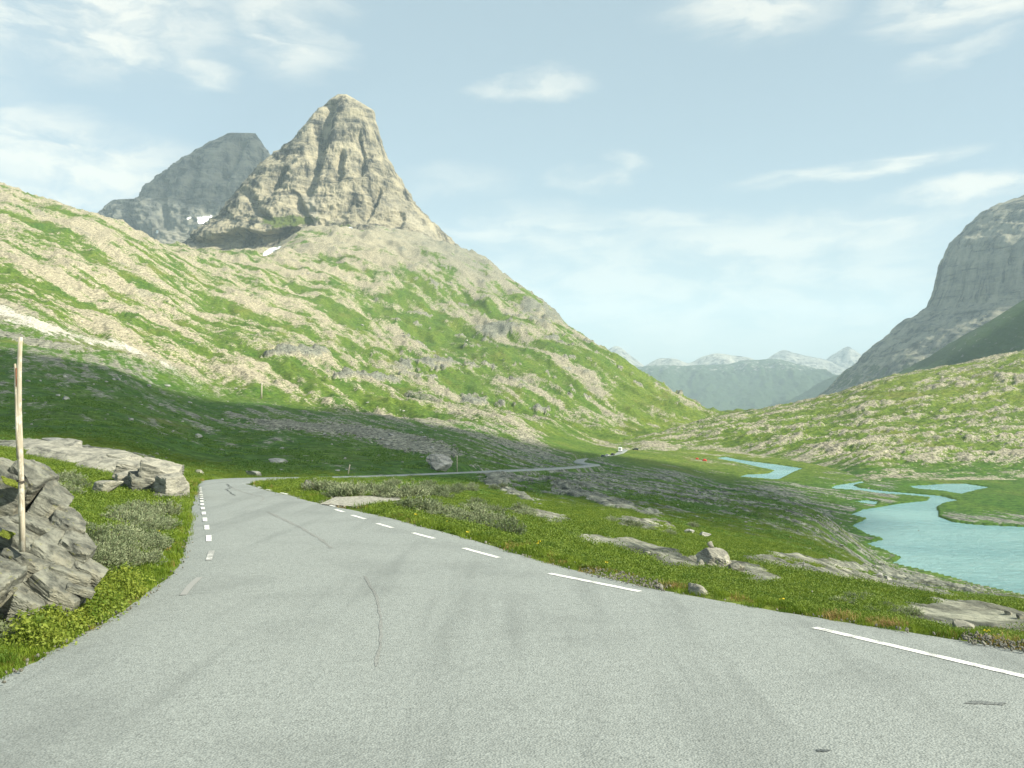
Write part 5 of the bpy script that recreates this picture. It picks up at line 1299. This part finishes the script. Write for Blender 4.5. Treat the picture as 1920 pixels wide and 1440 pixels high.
snow(bp, [(369, 408), (397, 404), (399, 424), (394, 433), (384, 442), (370, 443), (368, 437), (380, 431), (383, 420), (371, 419)], 'largest white snow patch, hook shaped, on the darker rear peak', 6)
snow(bp, [(350, 409), (359, 407), (358, 409), (351, 412)], 'thin white snow sliver left of the hook shaped patch', 6)
snow(bp, [(293, 432), (297, 432), (296, 438), (292, 438)], 'tiny snow spot low on the left shoulder of the rear peak', 6)
snow(ground, [(494, 474), (505, 467), (523, 462), (528, 463), (520, 468), (500, 480), (493, 480)], 'slanting snow strip under the dark cliff foot of the main peak', 3)
snow(pk, [(645, 428), (660, 426), (661, 429), (646, 430)], 'short snow streak in the middle of the main peak face', 3)

# ------------------------------------------------------------------ unseen clouds added for shade, outlines fitted to the wanted shadows
def shade_cloud_material():
    m = bpy.data.materials.new('shade_cloud_skin'); m.use_nodes = True; t = NT(m.node_tree); t.n.clear()
    out = t.node('ShaderNodeOutputMaterial'); d = t.node('ShaderNodeBsdfDiffuse'); d.inputs[0].default_value = (.9, .9, .9, 1)
    tr = t.node('ShaderNodeBsdfTransparent'); mx = t.node('ShaderNodeMixShader'); mx.inputs[0].default_value = 0.55
    t.l.new(tr.outputs[0], mx.inputs[1]); t.l.new(d.outputs[0], mx.inputs[2]); t.l.new(mx.outputs[0], out.inputs[0]); return m
SHADE_CLOUD_M = shade_cloud_material()
def cloud(footprint, H, label, seed=1, rough=0.06):
    """closed billow whose outline throws its shadow on the given ground points"""
    q = [Vector(p_)+SUN_V*((H-p_[2])/SUN_V.z) for p_ in footprint]
    q = [(v.x, v.y) for v in q]
    xs = [a for a, _ in q]; ys = [b for _, b in q]; span = max(max(xs)-min(xs), max(ys)-min(ys))
    n = 110
    m = span*0.08
    gx_, gy_ = np.meshgrid(np.linspace(min(xs)-m, max(xs)+m, n), np.linspace(min(ys)-m, max(ys)+m, n), indexing='ij')
    sd_ = poly_sdf(q, gx_, gy_)+span*rough*fbm2(gx_/(span*.16), gy_/(span*.16), 5, .6, seed)
    ins = sd_ < 0
    top = H+np.sqrt(np.maximum(-sd_, 0))*2.2*(1+.5*fbm2(gx_/(span*.1), gy_/(span*.1), 4, .6, seed+5)); bot = H-np.sqrt(np.maximum(-sd_, 0))*.5-2
    idx = {}; vs = []; fs = []
    for L_, zz_ in ((0, top), (1, bot)):
        for i, j in zip(*np.nonzero(ins)): idx[L_, i, j] = len(vs); vs.append((gx_[i, j], gy_[i, j], zz_[i, j]))
    edge = {}
    for i in range(n-1):
        for j in range(n-1):
            if ins[i, j] and ins[i+1, j] and ins[i+1, j+1] and ins[i, j+1]:
                c4 = [(i, j), (i+1, j), (i+1, j+1), (i, j+1)]
                fs.append(tuple(idx[(0,)+a] for a in c4)); fs.append(tuple(idx[(1,)+a] for a in c4[::-1]))
                for a, b_ in zip(c4, c4[1:]+c4[:1]):
                    if (b_, a) in edge: del edge[(b_, a)]
                    else: edge[(a, b_)] = 1
    for a, b_ in edge: fs.append((idx[(0,)+b_], idx[(0,)+a], idx[(1,)+a], idx[(1,)+b_]))
    o = mesh_obj('cloud', vs, fs, SHADE_CLOUD_M, smooth=True); return tag(o, label, 'cloud', 'unseen billows added for shade')
up_edge = [(-300, 585), (0, 655), (120, 672), (220, 690), (330, 735), (420, 752), (500, 763), (620, 766), (700, 772), (780, 792), (880, 808), (960, 822), (1040, 838), (1130, 852), (1250, 866), (1400, 895)]
lo_edge = [(1640, 985), (1560, 1010), (1420, 1005), (1300, 985), (1150, 962), (1000, 930), (900, 910), (780, 896), (600, 890), (400, 888), (300, 858), (180, 838), (0, 815), (-300, 790)]
cloud([hit(*a, 40)[:] for a in up_edge+lo_edge], 1500, 'broad flat unseen billow overhead, shaped to shade the meadow', 3, 0.02)
kp = lambda px, py, D: at(px, py, D)[:]
cloud([kp(180, 440, 4000), kp(210, 370, 4100), (-1700, 4400, 950), (-1350, 4500, 1250), kp(470, 240, 4400), kp(520, 330, 4200), kp(480, 420, 4000), kp(380, 470, 3900)], 2300, 'second unseen billow overhead, shaped to shade the rear peak', 9, 0.03)
cloud([kp(1660, 760, 2000), kp(1740, 700, 2300), kp(1850, 625, 2400), kp(1950, 560, 2450), kp(2200, 500, 2450), kp(2200, 620, 1700), kp(1900, 690, 1500), kp(1700, 740, 1600)], 1700, 'third unseen billow overhead, shaped to shade the cliff foot on the right', 13, 0.03)

# ------------------------------------------------------------------ haze
HZM = bpy.data.materials.new('haze_air'); HZM.use_nodes = True; t = NT(HZM.node_tree); t.n.clear()
out = t.node('ShaderNodeOutputMaterial'); pv = t.node('ShaderNodeVolumePrincipled')
pv.inputs['Color'].default_value = (0.70, 0.87, 1.0, 1); pv.inputs['Density'].default_value = 7.0e-5; pv.inputs['Anisotropy'].default_value = 0.0
t.l.new(pv.outputs[0], out.inputs['Volume'])
bx0, bx1, by0, by1, bz0, bz1 = -9000, 9000, -1500, 15500, -470, 1330
vs = [(x, y, z) for x in (bx0, bx1) for y in (by0, by1) for z in (bz0, bz1)]
hz = mesh_obj('haze', vs, [(0, 1, 3, 2), (4, 6, 7, 5), (0, 4, 5, 1), (2, 3, 7, 6), (0, 2, 6, 4), (1, 5, 7, 3)], HZM); tag(hz, kind='stuff')
